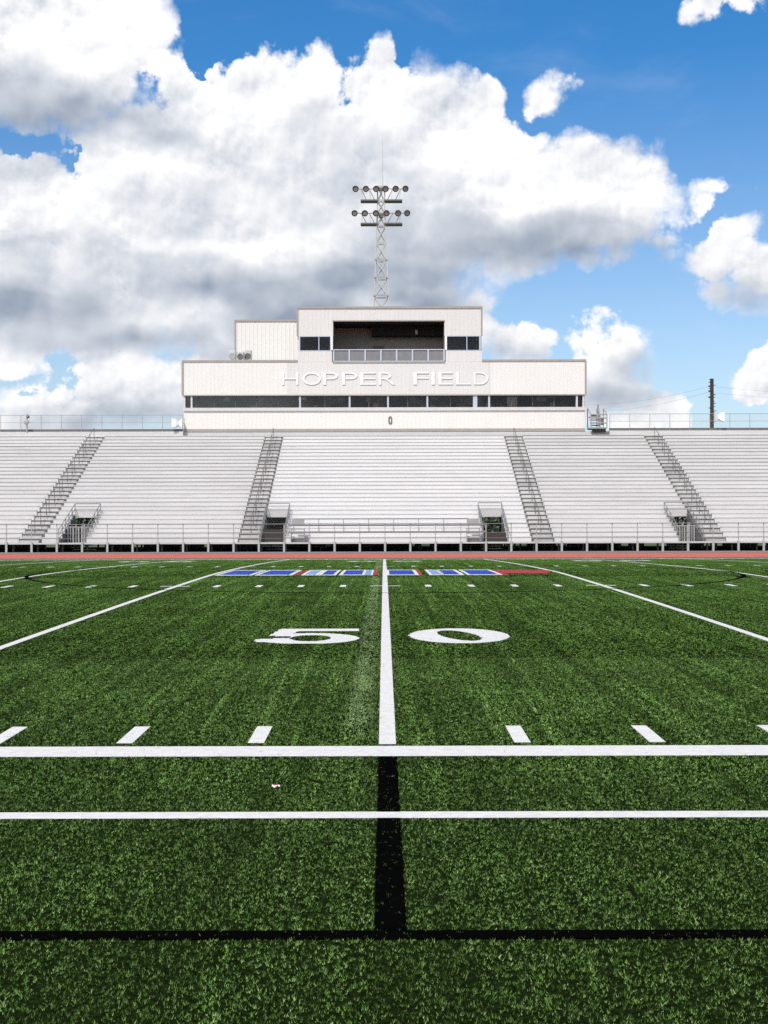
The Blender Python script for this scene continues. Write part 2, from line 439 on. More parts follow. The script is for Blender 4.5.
# centre circle, black
CY = MID + 0.1
marking('centre_circle', 't_black', (-9.25, 9.25, CY - 9.25, CY + 9.25), lambda x, y: np.abs(np.hypot(x, y - CY) - 9.12) < 0.055, 0.04, 'thin black circle around the midfield lettering')
for s in (-1, 1):
    marking('circle_spot', 't_black', (s * 8.58 - 0.22, s * 8.58 + 0.22, CY - 3.35, CY - 2.85), lambda x, y, s=s: ell(x, y, s * 8.58, CY - 3.1, 0.2, 0.24), 0.04)

# midfield lettering : blue blocks edged white and red (stems run along the field's width)
L0, L1 = 30.95, 35.0
def lx(px): return (px - 384.7) * 32.7 / F
def patch(mat, a, b, y0=L0, y1=L1, slant=0.0):
    xa, xb = lx(a), lx(b)
    marking('midfield_lettering', mat, (min(xa, xa + slant), max(xb, xb + slant), y0, y1),
            (lambda x, y: (x > xa + slant * (y - y0) / (y1 - y0)) & (x < xb + slant * (y - y0) / (y1 - y0))), 0.05)
def letter_stem(mat, a, b, notch=None):
    patch('t_white', a - 3.0, a); patch('t_white', b, b + 3.0)
    patch(mat, a, b, L0 + 0.35, L1 - 0.35)
    patch('t_white', a, b, L0, L0 + 0.35); patch('t_white', a, b, L1 - 0.35, L1)
letter_stem('t_blue', 226, 255); letter_stem('t_blue', 264, 293)
patch('t_red', 297, 301.5, slant=0.12)
letter_stem('t_pale', 308, 318); letter_stem('t_blue', 324, 334.5); letter_stem('t_blue', 344, 362); patch('t_pale', 365.3, 371)
patch('t_white', 371.2, 374); patch('t_red', 374.3, 377.5)
letter_stem('t_blue', 389, 413.5); patch('t_red', 417, 421)
letter_stem('t_pale', 430, 438); letter_stem('t_blue', 441.3, 456.5); letter_stem('t_blue', 466, 493)
patch('t_red', 496.5, 502)
def swoosh(x, y):
    u = (x - lx(502)) / (lx(556) - lx(502)); v = (y - L0) / (L1 - L0)
    return (u > 0) & (u < 1) & (v < 0.97 - 0.12 * u) & (v > 0.28 - 0.25 * np.sin(np.clip(u, 0, 1) * 2.6) * 0.3 + np.clip(u - 0.75, 0, 1) * 1.6)
marking('midfield_lettering', 't_red', (lx(502), lx(556), L0, L1), swoosh, 0.05, 'red flourish at the right end of the blue midfield lettering')

# green fibres in tufts
xs, yv, ws, hs, tn = [], [], [], [], []
for (a, b, dens, nf, w, h, sd) in LOD:
    W = 0.33 * b + 2.2
    n = int(2 * W * (b - a) * dens)
    cx = rng.uniform(-W, W, n); cy = rng.uniform(a, b, n)
    ok = (np.abs(cx) < 0.33 * cy + 2.2); cx = cx[ok]; cy = cy[ok]
    ok = ~inside_marks(cx, cy); cx = cx[ok]; cy = cy[ok]; n = len(cx)
    tt = np.clip(rng.normal(0.46, sd, n), 0, 1); hh = rng.uniform(0.35, 1.25, n)
    ang = rng.uniform(0, 2 * np.pi, (n, nf)); rad = rng.uniform(0, w * 2.6, (n, nf))
    xs.append((cx[:, None] + np.cos(ang) * rad).ravel()); yv.append((cy[:, None] + np.sin(ang) * rad).ravel())
    ws.append(np.full(n * nf, w)); hs.append((h * hh[:, None] * rng.uniform(0.75, 1.1, (n, nf))).ravel())
    tn.append(np.clip(tt[:, None] + rng.normal(0, sd * 0.65, (n, nf)), 0, 1).ravel())
x, y, w, h, tt = (np.concatenate(q) for q in (xs, yv, ws, hs, tn))
o = fibre_mesh('grass', M['turf'], x, y, crown(y), w, h, 0.8, tt)
tag(o, 'short green artificial grass fibres covering the football field', 'grass', kind='stuff')

# ------------------------------------------------------------------ bleachers
Y0, D, R_, Z0, N = 75.0, 0.65, 0.285, 0.60, 27
VOM = [(-18.95, 0.78), (-6.78, 0.70), (6.75, 0.72), (18.62, 0.70)]
VR = 6                                          # rows cut by an entrance
def spans(x0, x1, k):
    out = [(x0, x1)]
    if k < VR:
        for c, hw in VOM:
            nx = []
            for a, b in out:
                if c + hw <= a or c - hw >= b: nx.append((a, b)); continue
                if c - hw - a > 0.25: nx.append((a, c - hw))
                if b - (c + hw) > 0.25: nx.append((c + hw, b))
            out = nx
    return out
AISLE = [-21.5, -8.2, 9.63, 20.05]; AW = 0.70
SECT = [(-44.0, AISLE[0] - AW, 'bench', 'riser', 'white bleacher section beyond the leftmost aisle stairs, cut by the left edge'),
        (AISLE[0] + AW, AISLE[1] - AW, 'bench', 'riser', 'grey-white bleacher section between the two left aisles, below the left end of the press box'),
        (AISLE[1] + AW, AISLE[2] - AW, 'bench_new', 'riser_new', 'widest and whitest bleacher section, in the middle below the press box lettering'),
        (AISLE[2] + AW, AISLE[3] - AW, 'bench', 'riser', 'narrow white bleacher section between the two right aisle stairs'),
        (AISLE[3] + AW, 44.0, 'bench', 'riser', 'white bleacher section right of the rightmost aisle stairs, below the utility pole')]
def seat_row(x0, x1, k):
    yk, zk = Y0 + k * D, Z0 + (k + 1) * R_
    mb = MB(); g = 0.004
    mb.box(x0 + g, x1 - g, yk - 0.028, yk + 0.25, zk + 0.011, zk + 0.058)
    n = max(2, int((x1 - x0) / 1.83) + 1)
    for i in range(n):                                   # low brackets carrying the plank
        xx = x0 + 0.12 + (x1 - x0 - 0.24) * i / (n - 1)
        mb.box(xx - 0.02, xx + 0.02, yk + 0.09, yk + 0.2, zk + 0.001, zk + 0.0105)
    return mb
rs0 = random.Random(21)
for (x0, x1, sm, rm, lab) in SECT:
    t0 = thing('bleacher_section', ((x0 + x1) / 2, Y0, 0.05), lab, 'bleachers', 'sections of the home bleachers')
    mb = MB(); fr = MB()
    for k in range(N):
        yk, za, zb = Y0 + k * D, Z0 + k * R_, Z0 + (k + 1) * R_
        for a, b in spans(x0, x1, k):
            mb.box(a, b, yk, yk + 0.02, za + 0.001, zb - 0.031)             # riser
            mb.box(a, b, yk, yk + D - 0.003, zb - 0.03, zb)                 # tread
            seat_row(a, b, k).build('bench_seat', M[sm], t0)
    mb.build('tier_deck', M[rm], t0)
    n = int((x1 - x0) / 3.0) + 1                                             # raking frames under the deck
    for i in range(n):
        xx = x0 + 0.3 + (x1 - x0 - 0.6) * i / max(1, n - 1)
        if any(abs(xx - c) < hw + 0.3 for c, hw in VOM): continue
        fr.bar((xx, Y0 + 0.4, Z0 - 0.05), (xx, Y0 + N * D - 0.3, Z0 + N * R_ - 0.35), 0.09, 4)
        for q in range(1, 6):
            yy = Y0 + q * N * D / 5.2
            fr.bar((xx, yy, 0.04), (xx, yy, Z0 + (yy - Y0) / D * R_ - 0.15), 0.08, 4)
            if q > 1: fr.bar((xx, yy, 0.3), (xx, yy - N * D / 5.2, Z0 + (yy - N * D / 5.2 - Y0) / D * R_ - 0.3), 0.04, 4)
    xx = x0 + 0.2
    while xx < x1 - 1.2:                                                     # dark sills added at the rear to hide the lit grass beyond
        ln = min(rs0.uniform(2.0, 6.0), x1 - 0.2 - xx)
        fr.box(xx, xx + ln, 91.0, 91.2, 0.04, 0.62); xx += ln + rs0.uniform(0.4, 1.6)
    fr.build('support_frame', M['galv_dark'], t0)

# aisle stairs : built once, copied to the other aisles
def aisle(xc, lab):
    t0 = thing('aisle_stairs', (xc, Y0, Z0), lab, 'stairs', 'aisle stairs up the bleachers')
    for k in range(N):
        yk, za, zb = Y0 + k * D, Z0 + k * R_, Z0 + (k + 1) * R_
        st = MB()
        st.box(xc - AW + 0.02, xc + AW - 0.02, yk - 0.012, yk + D - 0.02, zb - 0.045, zb - 0.002)
        st.box(xc - AW + 0.12, xc + AW - 0.12, yk - 0.30, yk - 0.02, za + 0.002, za + 0.145)
        st.build('step', M['step'], t0)
    pl = MB()
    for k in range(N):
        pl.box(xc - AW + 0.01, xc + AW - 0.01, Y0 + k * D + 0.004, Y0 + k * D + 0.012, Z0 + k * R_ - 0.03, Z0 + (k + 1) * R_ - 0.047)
    pl.build('slot_shade_plate', M['riser_dark'], t0)  # dark plates added behind the open step slots, shade put into their colour
    rails = MB(); s = R_ / D
    for k0 in range(1, N - 1, 5):
        k1 = min(k0 + 4, N - 1)
        a = (xc, Y0 + (k0 + 0.5) * D, Z0 + (k0 + 1) * R_); b = (xc, Y0 + (k1 + 0.5) * D, Z0 + (k1 + 1) * R_)
        for dz in (0.88,):
            rails.bar((a[0], a[1], a[2] + dz), (b[0], b[1], b[2] + dz), 0.020)
        for p in (a, ((a[0] + b[0]) / 2, (a[1] + b[1]) / 2, (a[2] + b[2]) / 2), b):
            rails.bar((p[0], p[1], p[2] - 0.15), (p[0], p[1], p[2] + 0.88), 0.020)
    rails.build('handrail', M['galv_dark'], t0)
    return t0
ALAB = ['leftmost grey aisle stairs with a centre handrail, by the left entrance',
        'grey aisle stairs left of the middle, ending at the press box wall',
        'grey aisle stairs right of the middle, ending at the press box wall',
        'rightmost grey aisle stairs with a centre handrail, below the utility pole']
a0 = aisle(AISLE[0], ALAB[0])
for xc, lab in zip(AISLE[1:], ALAB[1:]): copy_tree(a0, xc - AISLE[0], lab)

# front walkway and its railing
t0 = thing('front_walkway', (0, 74.2, 0.05), 'long raised walkway along the foot of the bleachers', 'walkway')
MB().box(-44, 44, 73.52, Y0 - 0.002, Z0 - 0.07, Z0).build('deck', M['step'], t0)
MB().box(-44, 44, 73.44, 73.515, 0.52, Z0 + 0.01).build('fascia', M['bench'], t0)
for i in range(-29, 30):
    x = i * 1.5 + 0.04
    MB().box(x - 0.05, x + 0.05, 74.7, 74.8, 0.02, Z0 - 0.075).build('column', M['galv_dark'], t0)

t0 = thing('front_railing', (0, 73.38, 0.05), 'long grey post and rail guard along the front walkway, above the red track', 'railing')
for i in range(-29, 30):
    x = i * 1.5 + 0.04
    mb = MB(); mb.box(x - 0.06, x + 0.06, 73.34, 73.435, 0.03, Z0 + 0.06); mb.box(x - 0.026, x + 0.026, 73.36, 73.41, Z0 + 0.06, 1.74)
    mb.build('post', M['post'], t0)
for z, r in ((1.70, 0.020), (1.18, 0.013), (0.85, 0.010)):
    MB().bar((-44, 73.335, z), (44, 73.335, z), r).build('rail', M['rail_grey'], t0)
mb = MB()                                                     # stouter rails between the two middle entrances
for z in (1.62, 1.22):
    mb.bar((-5.7, 73.46, z), (6.0, 73.46, z), 0.045)
mb.build('heavy_rail', M['rail_grey'], t0)

t0 = thing('platform_railing', (0, 76.2, 0.9), 'low grey railing on the bottom rows between the two middle entrances', 'railing')
MB().bar((-5.6, 76.25, 2.02), (5.2, 76.25, 2.02), 0.035).build('rail', M['rail_grey'], t0)
for i in range(8):
    x = -5.6 + 10.8 * i / 7
    MB().bar((x, 76.25, Z0 + 2 * R_), (x, 76.25, 2.02), 0.025).build('post', M['galv'], t0)
# little step units beside the middle entrances
def steps_unit(x0, x1, lab):
    t0 = thing('step_unit', ((x0 + x1) / 2, 74.6, Z0), lab, 'steps', 'step units beside the middle entrances')
    for i in range(3):
        z = Z0 + 0.24 + i * 0.26
        MB().box(x0, x1, 74.42 + i * 0.19, 74.60 + i * 0.19, z, z + 0.05).build('tread', M['galv'], t0)
    MB().box(x0 - 0.03, x0, 74.40, 74.97, Z0, Z0 + 0.85).box(x1, x1 + 0.03, 74.40, 74.97, Z0, Z0 + 0.85).build('side_plate', M['galv'], t0)
    MB().box(x0, x1, 74.96, 74.985, Z0 + 1.05, Z0 + 1.40).build('grating', M['galv'], t0)
steps_unit(-5.62, -4.85, 'grey metal step unit just right of the left middle entrance')
steps_unit(5.0, 5.75, 'grey metal step unit just left of the right middle entrance')

# entrances (openings in the bottom rows) with guard rails following the slope
VLAB = ['entrance opening in the bottom rows beside the leftmost aisle stairs, greenery showing through',
        'dark entrance opening in the bottom rows right of the left middle aisle stairs',
        'entrance opening left of the right middle aisle stairs, with a black brace inside',
        'entrance opening in the bottom rows beside the rightmost aisle stairs']
for (c, hw), lab in zip(VOM, VLAB):
    t0 = thing('bleacher_entrance', (c, Y0, Z0), lab, 'entrance', 'entrance openings of the bleachers')
    yb, zb = Y0 + VR * D, Z0 + (VR) * R_
    MB().box(c - hw + 0.03, c + hw - 0.03, Y0 + 0.002, Y0 + 2.2, Z0 - 0.08, Z0 - 0.01).build('landing', M['step'], t0)
    for i in range(3):
        MB().box(c - hw + 0.05, c + hw - 0.05, Y0 + 2.21 + i * 0.3, Y0 + 2.5 + i * 0.3, Z0 - 0.2 - i * 0.15, Z0 - 0.15 - i * 0.15).build('step', M['step'], t0)
    for s in (-1, 1):
        x = c + s * (hw + 0.03); mb = MB()
        for dz in (0.10, 0.40, 0.74):
            mb.bar((x, Y0 - 0.05, Z0 + R_ + dz - 0.2), (x, yb + 0.05, zb + dz), 0.024)
        for q in range(6):
            yy = Y0 - 0.05 + (yb + 0.1 - Y0) * q / 5; zz = Z0 + R_ - 0.2 + (zb - Z0 - R_ + 0.2) * q / 5
            mb.bar((x, yy, zz - 0.3), (x, yy, zz + 0.74), 0.026)
        mb.build('side_rail', M['rail_grey'], t0)
        sp = MB()                                             # sheet steel cheek that closes the cut tiers
        for k in range(VR):
            sp.box(x - s * 0.028 - 0.01, x - s * 0.028 + 0.01, Y0 + k * D + 0.001, Y0 + (k + 1) * D - 0.001, Z0 + k * R_ * 0.55 - 0.3, Z0 + (k + 1) * R_ - 0.035)
        sp.build('cheek_plate', M['galv_dark'], t0)
    mb = MB()
    for dz in (0.35, 0.74): mb.bar((c - hw, yb + 0.03, zb + dz), (c + hw, yb + 0.03, zb + dz), 0.028)
    mb.build('back_rail', M['rail_grey'], t0)
    MB().box(c - hw, c + hw, yb - 0.05, yb - 0.02, zb - 0.16, zb + 0.26).build('back_panel', M['bench'], t0)
    if c in (-18.95, 18.62):
        mb = MB()
        for i in range(9):
            x = c - hw + 0.1 + (2 * hw - 0.2) * i / 8
            mb.bar((x, Y0 + 1.6, Z0 - 0.005), (x, Y0 + 1.6, Z0 + (0.95 if i % 3 else 1.15)), 0.035 if i % 2 else 0.06, 6)
        mb.bar((c - hw + 0.05, Y0 + 1.6, Z0 + 0.95), (c + hw - 0.05, Y0 + 1.6, Z0 + 0.95), 0.03)
        mb.build('picket_gate', M['galv'], t0)
    if c in (-6.78, 6.75):
        MB().box(c - hw + 0.06, c + hw - 0.06, Y0 + 0.3, Y0 + 0.33, Z0 + 0.02, Z0 + (0.78 if c < 0 else 0.55)).build('gate_panel', M['dark_panel'], t0)
    if c == 6.75:
        MB().bar((c - 0.62, Y0 + 0.9, 1.75), (c + 0.1, Y0 + 0.9, 2.05), 0.05).bar((c - 0.62, Y0 + 0.9, 1.7), (c + 0.62, Y0 + 0.9, 1.0), 0.05).build('brace', M['black'], t0)

# rails along the top of the bleachers
def chain_panel(x0, x1, y, z0, z1, step=0.16):
    mb = MB(); H = z1 - z0; n = int((x1 - x0 + H) / step); r = 0.0022
    for i in range(n):
        a = x0 - H + i * step
        for flip in (0, 1):
            p = [a, z0]; q = [a + H, z1]
            if p[0] < x0: p = [x0, z0 + (x0 - a)]
            if q[0] > x1: q = [x1, z1 - (a + H - x1)]
            if q[0] - p[0] < 0.02: continue
            if flip: p[1], q[1] = z0 + z1 - p[1], z0 + z1 - q[1]
            mb.bar((p[0], y + 0.004 * flip, p[1]), (q[0], y + 0.004 * flip, q[1]), r, 3)
    return mb
TOPY = Y0 + N * D + 0.1
def top_rail(x0, x1, lab):
    t0 = thing('top_railing', ((x0 + x1) / 2, TOPY, Z0 + N * R_), lab, 'railing', 'railings along the top of the bleachers')
    zt = Z0 + N * R_
    MB().box(x0, x1, TOPY - 0.12, TOPY + 0.05, zt - 0.25, zt + 0.42).build('kick_board', M['bench'], t0)
    MB().box(x0, x1, TOPY + 0.052, TOPY + 0.12, zt + 0.30, zt + 0.62).build('base_beam', M['galv_dark'], t0)
    n = int((x1 - x0) / 1.5)
    for i in range(n + 1):
        x = x0 + 0.04 + (x1 - x0 - 0.08) * i / n
        MB().bar((x, TOPY + 0.02, zt + 0.42), (x, TOPY + 0.02, 9.98), 0.020).build('post', M['galv'], t0)
    for z, r in ((9.97, 0.018), (9.42, 0.014)):
        MB().bar((x0, TOPY + 0.02, z), (x1, TOPY + 0.02, z), r).build('rail', M['galv'], t0)
    chain_panel(x0, x1, TOPY + 0.05, 8.95, 9.95).build('chain_link', M['chain'], t0)
top_rail(-44, -15.06, 'chain link railing along the bleacher top left of the press box')
top_rail(16.9, 44, 'chain link railing along the bleacher top right of the press box, by the utility pole')

# ------------------------------------------------------------------ press box
BY = 92.85
def bx(px): return PX(px, BY)
def bz(py): return PZ(py, BY)
XL, XR = bx(182.6), bx(585.8)
Zb, Zs, Zw, Zp = bz(430.3), bz(407.5), bz(395.3), bz(360.2)
UX0, UX1, Zu = bx(297.6), bx(482.0), bz(307.3)
RX0, RX1, RZ0, RZ1 = bx(333.3), bx(444.6), bz(362.0), bz(321.2)
pb = thing('press_box', (0, BY + 2, Zb), 'cream two storey press box with long window band and HOPPER FIELD lettering', 'press box')
def ribbed(name, mat, x0, x1, z0, z1, y=BY, th=0.12, pitch=0.305, holes=()):
    """cladding sheet with raised ribs; holes = (x0, x1, z0, z1) cut as panels around them"""
    mb = MB()
    if not holes: mb.box(x0, x1, y, y + th, z0, z1)
    else:
        hx0, hx1, hz0, hz1 = holes
        if hx0 > x0: mb.box(x0, hx0, y, y + th, z0, z1)
        if hx1 < x1: mb.box(hx1, x1, y, y + th, z0, z1)
        if hz0 > z0: mb.box(hx0, hx1, y, y + th, z0, hz0)
        if hz1 < z1: mb.box(hx0, hx1, y, y + th, hz1, z1)
    n = int((x1 - x0) / pitch)
    for i in range(n):
        x = x0 + (i + 0.5) * (x1 - x0) / n
        a, b = x - 0.028, x + 0.028
        segs = [(z0 + 0.004, z1 - 0.004)]
        if holes and b > holes[0] and a < holes[1]:
            segs = [(z0 + 0.004, holes[2] - 0.004), (holes[3] + 0.004, z1 - 0.004)]
        for (p, q) in segs:
            if q - p > 0.02: mb.box(a, b, y - 0.008, y - 0.0005, p, q)
    return mb.build(name, mat, pb)
ribbed('lower_wall', M['clad'], XL + 0.12, XR - 0.08, Zb + 0.12, Zs - 0.25)
MB().box(XL + 0.10, XR - 0.06, BY - 0.05, BY + 0.12, Zb - 0.1, Zb + 0.118).build('base_trim', M['trim'], pb)
MB().box(XL + 0.06, XR - 0.02, BY - 0.10, BY + 0.2, Zs - 0.248, Zs).build('window_sill', M['sill'], pb)
gx0, gx1 = bx(288), bx(490)
ribbed('left_wing_wall', M['clad'], XL, gx0 - 0.01, Zw + 0.06, Zp - 0.12)
ribbed('sign_wall', M['clad_grey'], gx0, gx1, Zw + 0.06, Zp - 0.12, holes=(RX0, RX1, RZ0, Zp))
ribbed('right_wing_wall', M['clad'], gx1 + 0.01, XR, Zw + 0.06, Zp - 0.12)
MB().box(XL - 0.03, XR + 0.03, BY - 0.06, BY + 0.12, Zw - 0.03, Zw + 0.058).build('window_head_trim', M['trim'], pb)
for a, b in ((XL - 0.04, UX0 - 0.005), (UX1 + 0.005, XR + 0.04)):
    MB().box(a, b, BY - 0.05, BY + 0.16, Zp - 0.118, Zp + 0.03).build('roof_trim', M['trim'], pb)
for x in (XL, XR): MB().box(x - 0.07, x + 0.07, BY - 0.055, BY + 0.1, Zw + 0.062, Zp - 0.122).build('corner_trim', M['trim'], pb)
# upper storey
ww0, ww1 = bz(350.2), bz(336.6)
ribbed('upper_wall', M['clad_grey'], UX0, RX0 - 0.1, Zp - 0.115, ww0 - 0.06)
ribbed('upper_wall', M['clad_grey'], RX1 + 0.1, UX1, Zp - 0.115, ww0 - 0.06)
ribbed('upper_band', M['clad_grey'], UX0, UX1, ww1 + 0.05, Zu - 0.1, holes=(RX0, RX1, ww1 + 0.05, RZ1))
MB().box(UX0 - 0.06, UX1 + 0.06, BY - 0.06, BY + 0.16, Zu - 0.098, Zu + 0.06).build('roof_trim', M['trim'], pb)
for x in (UX0, UX1): MB().box(x - 0.06, x + 0.06, BY - 0.05, BY + 0.1, ww1 + 0.055, Zu - 0.102).build('corner_trim', M['trim'], pb)
MB().box(RX0 - 0.04, RX1 + 0.04, BY - 0.05, BY - 0.024, RZ1, RZ1 + 0.07).build('recess_head_trim', M['trim'], pb)
MB().box(RX0 - 0.04, RX1 + 0.04, BY - 0.05, BY - 0.024, RZ0 - 0.07, RZ0).build('recess_sill', M['trim'], pb)
for a, b in ((bx(300.3), bx(330.3)), (bx(447.3), bx(479.3))):
    w = MB(); w.box(a, b, BY + 0.05, BY + 0.07, ww0, ww1); wo = w.build('window', M['glass'], pb)
    f = MB(); f.box(a - 0.12, a, BY - 0.01, BY + 0.11, ww0 - 0.05, ww1 + 0.045); f.box(b, b + 0.12, BY - 0.01, BY + 0.11, ww0 - 0.05, ww1 + 0.045)
    f.box(a, b, BY - 0.01, BY + 0.11, ww0 - 0.055, ww0); f.box(a, b, BY - 0.005, BY + 0.11, ww1, ww1 + 0.045)
    f.box((a + b) / 2 + 0.25, (a + b) / 2 + 0.31, BY + 0.0, BY + 0.049, ww0, ww1)
    fo = f.build('window_frame', M['mullion'], wo)
# open broadcast balcony
rd = BY + 3.4
MB().box(RX0, RX1, rd, rd + 0.1, RZ0 - 0.1, RZ1 + 0.2).build('balcony_back_wall', M['balcony'], pb)
mb = MB(); mb.box(RX0 - 0.1, RX0 - 0.003, BY + 0.125, rd, RZ0 - 0.1, RZ1 + 0.2); mb.box(RX1 + 0.003, RX1 + 0.1, BY + 0.125, rd, RZ0 - 0.1, RZ1 + 0.2)
mb.build('balcony_side_wall', M['balcony'], pb)
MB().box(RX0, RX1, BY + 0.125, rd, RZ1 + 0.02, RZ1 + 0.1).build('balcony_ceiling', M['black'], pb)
MB().box(RX0, RX1, BY + 0.125, rd, RZ0 - 0.1, RZ0).build('balcony_floor', M['concrete'], pb)
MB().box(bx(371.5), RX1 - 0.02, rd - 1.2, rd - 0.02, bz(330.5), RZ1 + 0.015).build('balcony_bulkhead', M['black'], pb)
for a, b, tp in ((343, 357, 346), (373, 384, 343.5)):
    mb = MB(); mb.box(bx(a), bx(b), BY + 0.9, BY + 1.35, bz(tp + 4), bz(tp)); mb.box(bx(a) + 0.05, bx(b) - 0.05, BY + 0.95, BY + 1.3, RZ0 + 0.002, bz(tp + 4) - 0.001)
    mb.build('console', M['black'], pb, 0.03)
MB().bar((bx(417.5), BY + 2.15, bz(330)), (bx(417.5), BY + 2.15, bz(325.5)), 0.10, 8).build('ceiling_lamp', M['unit'], pb)
rr = MB()
for z in (bz(349.6), RZ0 + 0.06): rr.box(RX0 + 0.02, RX1 - 0.02, BY + 0.02, BY + 0.08, z - 0.035, z + 0.035)
rail = rr.build('balcony_rail', M['mullion'], pb)
for i in range(8):
    x = RX0 + 0.03 + (RX1 - RX0 - 0.06) * i / 7
    MB().box(x - 0.06, x + 0.06, BY + 0.02, BY + 0.075, RZ0 + 0.10, bz(349.6) - 0.038).build('baluster', M['mullion'], pb)
MB().box(RX0 + 0.02, RX1 - 0.02, BY + 0.082, BY + 0.092, RZ0 + 0.10, bz(349.6) - 0.04).build('balcony_panel', M['railpanel'], pb)
for x in (bx(332.0), bx(446.0)): MB().box(x - 0.07, x + 0.07, BY - 0.045, BY + 0.05, RZ0 + 0.9, ww1 + 0.04).build('balcony_post', M['letter'], pb)
# window band of the main storey: panes between mullions
edges = [184.4, 191.5, 300.0, 349.6, 388.0, 427.4, 475.2, 489.2, 577.0, 583.6]
for i in range(len(edges) - 1):
    a, b = bx(edges[i]) + 0.07, bx(edges[i + 1]) - 0.07
    if edges[i + 1] == 475.2: b -= 0.12
    po = MB().box(a, b, BY + 0.30, BY + 0.32, Zs + 0.01, Zw - 0.035).build('window', M['glass'], pb)
    if b - a > 2.5:                                   # slender bars inside a long pane
        n = int((b - a) / 1.35); mb = MB()
        for q in range(1, n):
            xx = a + (b - a) * q / n; mb.box(xx - 0.018, xx + 0.018, BY + 0.27, BY + 0.298, Zs + 0.01, Zw - 0.035)
        mo = mb.build('glazing_bar', M['galv_dark'], po); mo.matrix_parent_inverse = Matrix.Identity(4)
for e in edges:
    wd = 0.16 if e == 475.2 else 0.065
    MB().box(bx(e) - wd, bx(e) + wd, BY + 0.02, BY + 0.34, Zs + 0.001, Zw - 0.031).build('mullion', M['mullion'] if 200 < e < 500 else M['sill'], pb)
# room behind the windows
rb = BY + 3.4
MB().box(XL + 0.1, XR - 0.1, rb, rb + 0.1, Zb - 0.3, Zp - 0.15).build('rear_wall', M['inside'], pb)
mb = MB()
for x in (XL + 0.02, XR - 0.10): mb.box(x, x + 0.08, BY + 0.35, rb + 0.1, Zb - 0.3, Zp - 0.15)
mb.build('end_wall', M['clad'], pb)
MB().box(XL + 0.11, XR - 0.11, BY + 0.36, rb - 0.01, Zs - 0.5, Zs - 0.4).build('floor_slab', M['inside'], pb)
MB().box(XL + 0.11, XR - 0.11, BY + 0.36, rb - 0.01, Zw + 0.15, Zw + 0.25).build('room_ceiling', M['inside'], pb)
MB().box(XL + 0.3, XR - 0.3, BY + 0.40, BY + 1.15, Zs - 0.06, Zs + 0.03).build('bounce_counter', M['plastic'], pb)  # pale counter added to bounce sunlight into the dim room
rs = random.Random(5)
for i in range(12):                                   # pinned boards and doors on the rear wall of the room
    x = XL + 1.3 + i * 2.45; wd = rs.uniform(0.35, 0.9)
    MB().box(x - wd, x + wd, rb - 0.06, rb - 0.01, Zs + rs.uniform(-0.1, 0.3), Zw + 0.1).build('wall_board', M[rs.choice(('unit', 'galv_dark', 'sill', 'galv'))], pb)
for i in range(11):                                   # strips added close behind the glass in place of varied reflections
    x = XL + 1.0 + i * 2.6 + rs.uniform(-0.8, 0.8); wd = rs.uniform(0.12, 0.4); tp = rs.uniform(0.3, 1.0)
    MB().box(x - wd, x + wd, BY + 0.36, BY + 0.385, Zw - 0.036 - tp * (Zw - Zs - 0.08), Zw - 0.036).build('reflection_strip', M[rs.choice(('galv_dark', 'trim', 'galv', 'galv_dark'))], pb)
for i in range(20):
    x = XL + 0.9 + i * 1.5 + rs.uniform(-0.3, 0.3)
    mb = MB(); hh = rs.uniform(0.3, 0.5)
    mb.box(x - 0.22, x + 0.22, BY + 1.6, BY + 1.66, Zs + 0.02, Zs + hh); mb.box(x - 0.23, x + 0.23, BY + 1.3, BY + 1.7, Zs - 0.04, Zs + 0.015); mb.box(x - 0.03, x + 0.03, BY + 1.5, BY + 1.56, Zs - 0.4, Zs - 0.045)
    mb.build('chair', M['black'] if i % 3 else M['galv'], pb, 0.02)
MB().box(XL, UX0 - 0.02, BY + 0.165, rb + 0.2, Zp - 0.14, Zp - 0.04).box(UX1 + 0.02, XR, BY + 0.165, rb + 0.2, Zp - 0.14, Zp - 0.04).build('wing_roof', M['unit'], pb)
MB().box(UX0, UX1, BY + 0.165, rb + 0.2, Zu - 0.14, Zu - 0.02).build('upper_roof', M['unit'], pb)
mb = MB(); mb.box(UX0 + 0.02, UX0 + 0.1, BY + 0.13, rb + 0.2, Zp - 0.035, Zu - 0.145); mb.box(UX1 - 0.1, UX1 - 0.02, BY + 0.13, rb + 0.2, Zp - 0.035, Zu - 0.145); mb.box(UX0 + 0.11, UX1 - 0.11, rb + 0.1, rb + 0.2, Zp - 0.035, Zu - 0.145)
mb.build('upper_side_wall', M['clad'], pb)
MB().box(XL - 0.3, XR + 1.8, BY - 0.02, BY + 0.10, Z0 + N * R_ - 0.2, Zb - 0.11).build('base_wall', M['riser'], pb)
# small oval marker under the middle window
mb = MB(); zc, xc = bz(420.3), bx(390.2); k = 18
n0 = len(mb.v)
for (rx, rz, yy) in ((0.14, 0.29, BY - 0.03), (0.14, 0.29, BY - 0.055), (0.06, 0.19, BY - 0.055), (0.06, 0.19, BY - 0.03)):
    for i in range(k):
        th = 2 * math.pi * i / k; cx_, sx_ = math.cos(th), math.sin(th)
        mb.v.append((xc + rx * math.copysign(abs(cx_) ** 0.6, cx_), yy, zc + rz * math.copysign(abs(sx_) ** 0.6, sx_)))
for a in range(4):
    b = (a + 1) % 4
    for i in range(k):
        j = (i + 1) % k; mb.f.append((a * k + i, a * k + j, b * k + j, b * k + i))
mb.build('oval_marker', M['galv_dark'], pb)
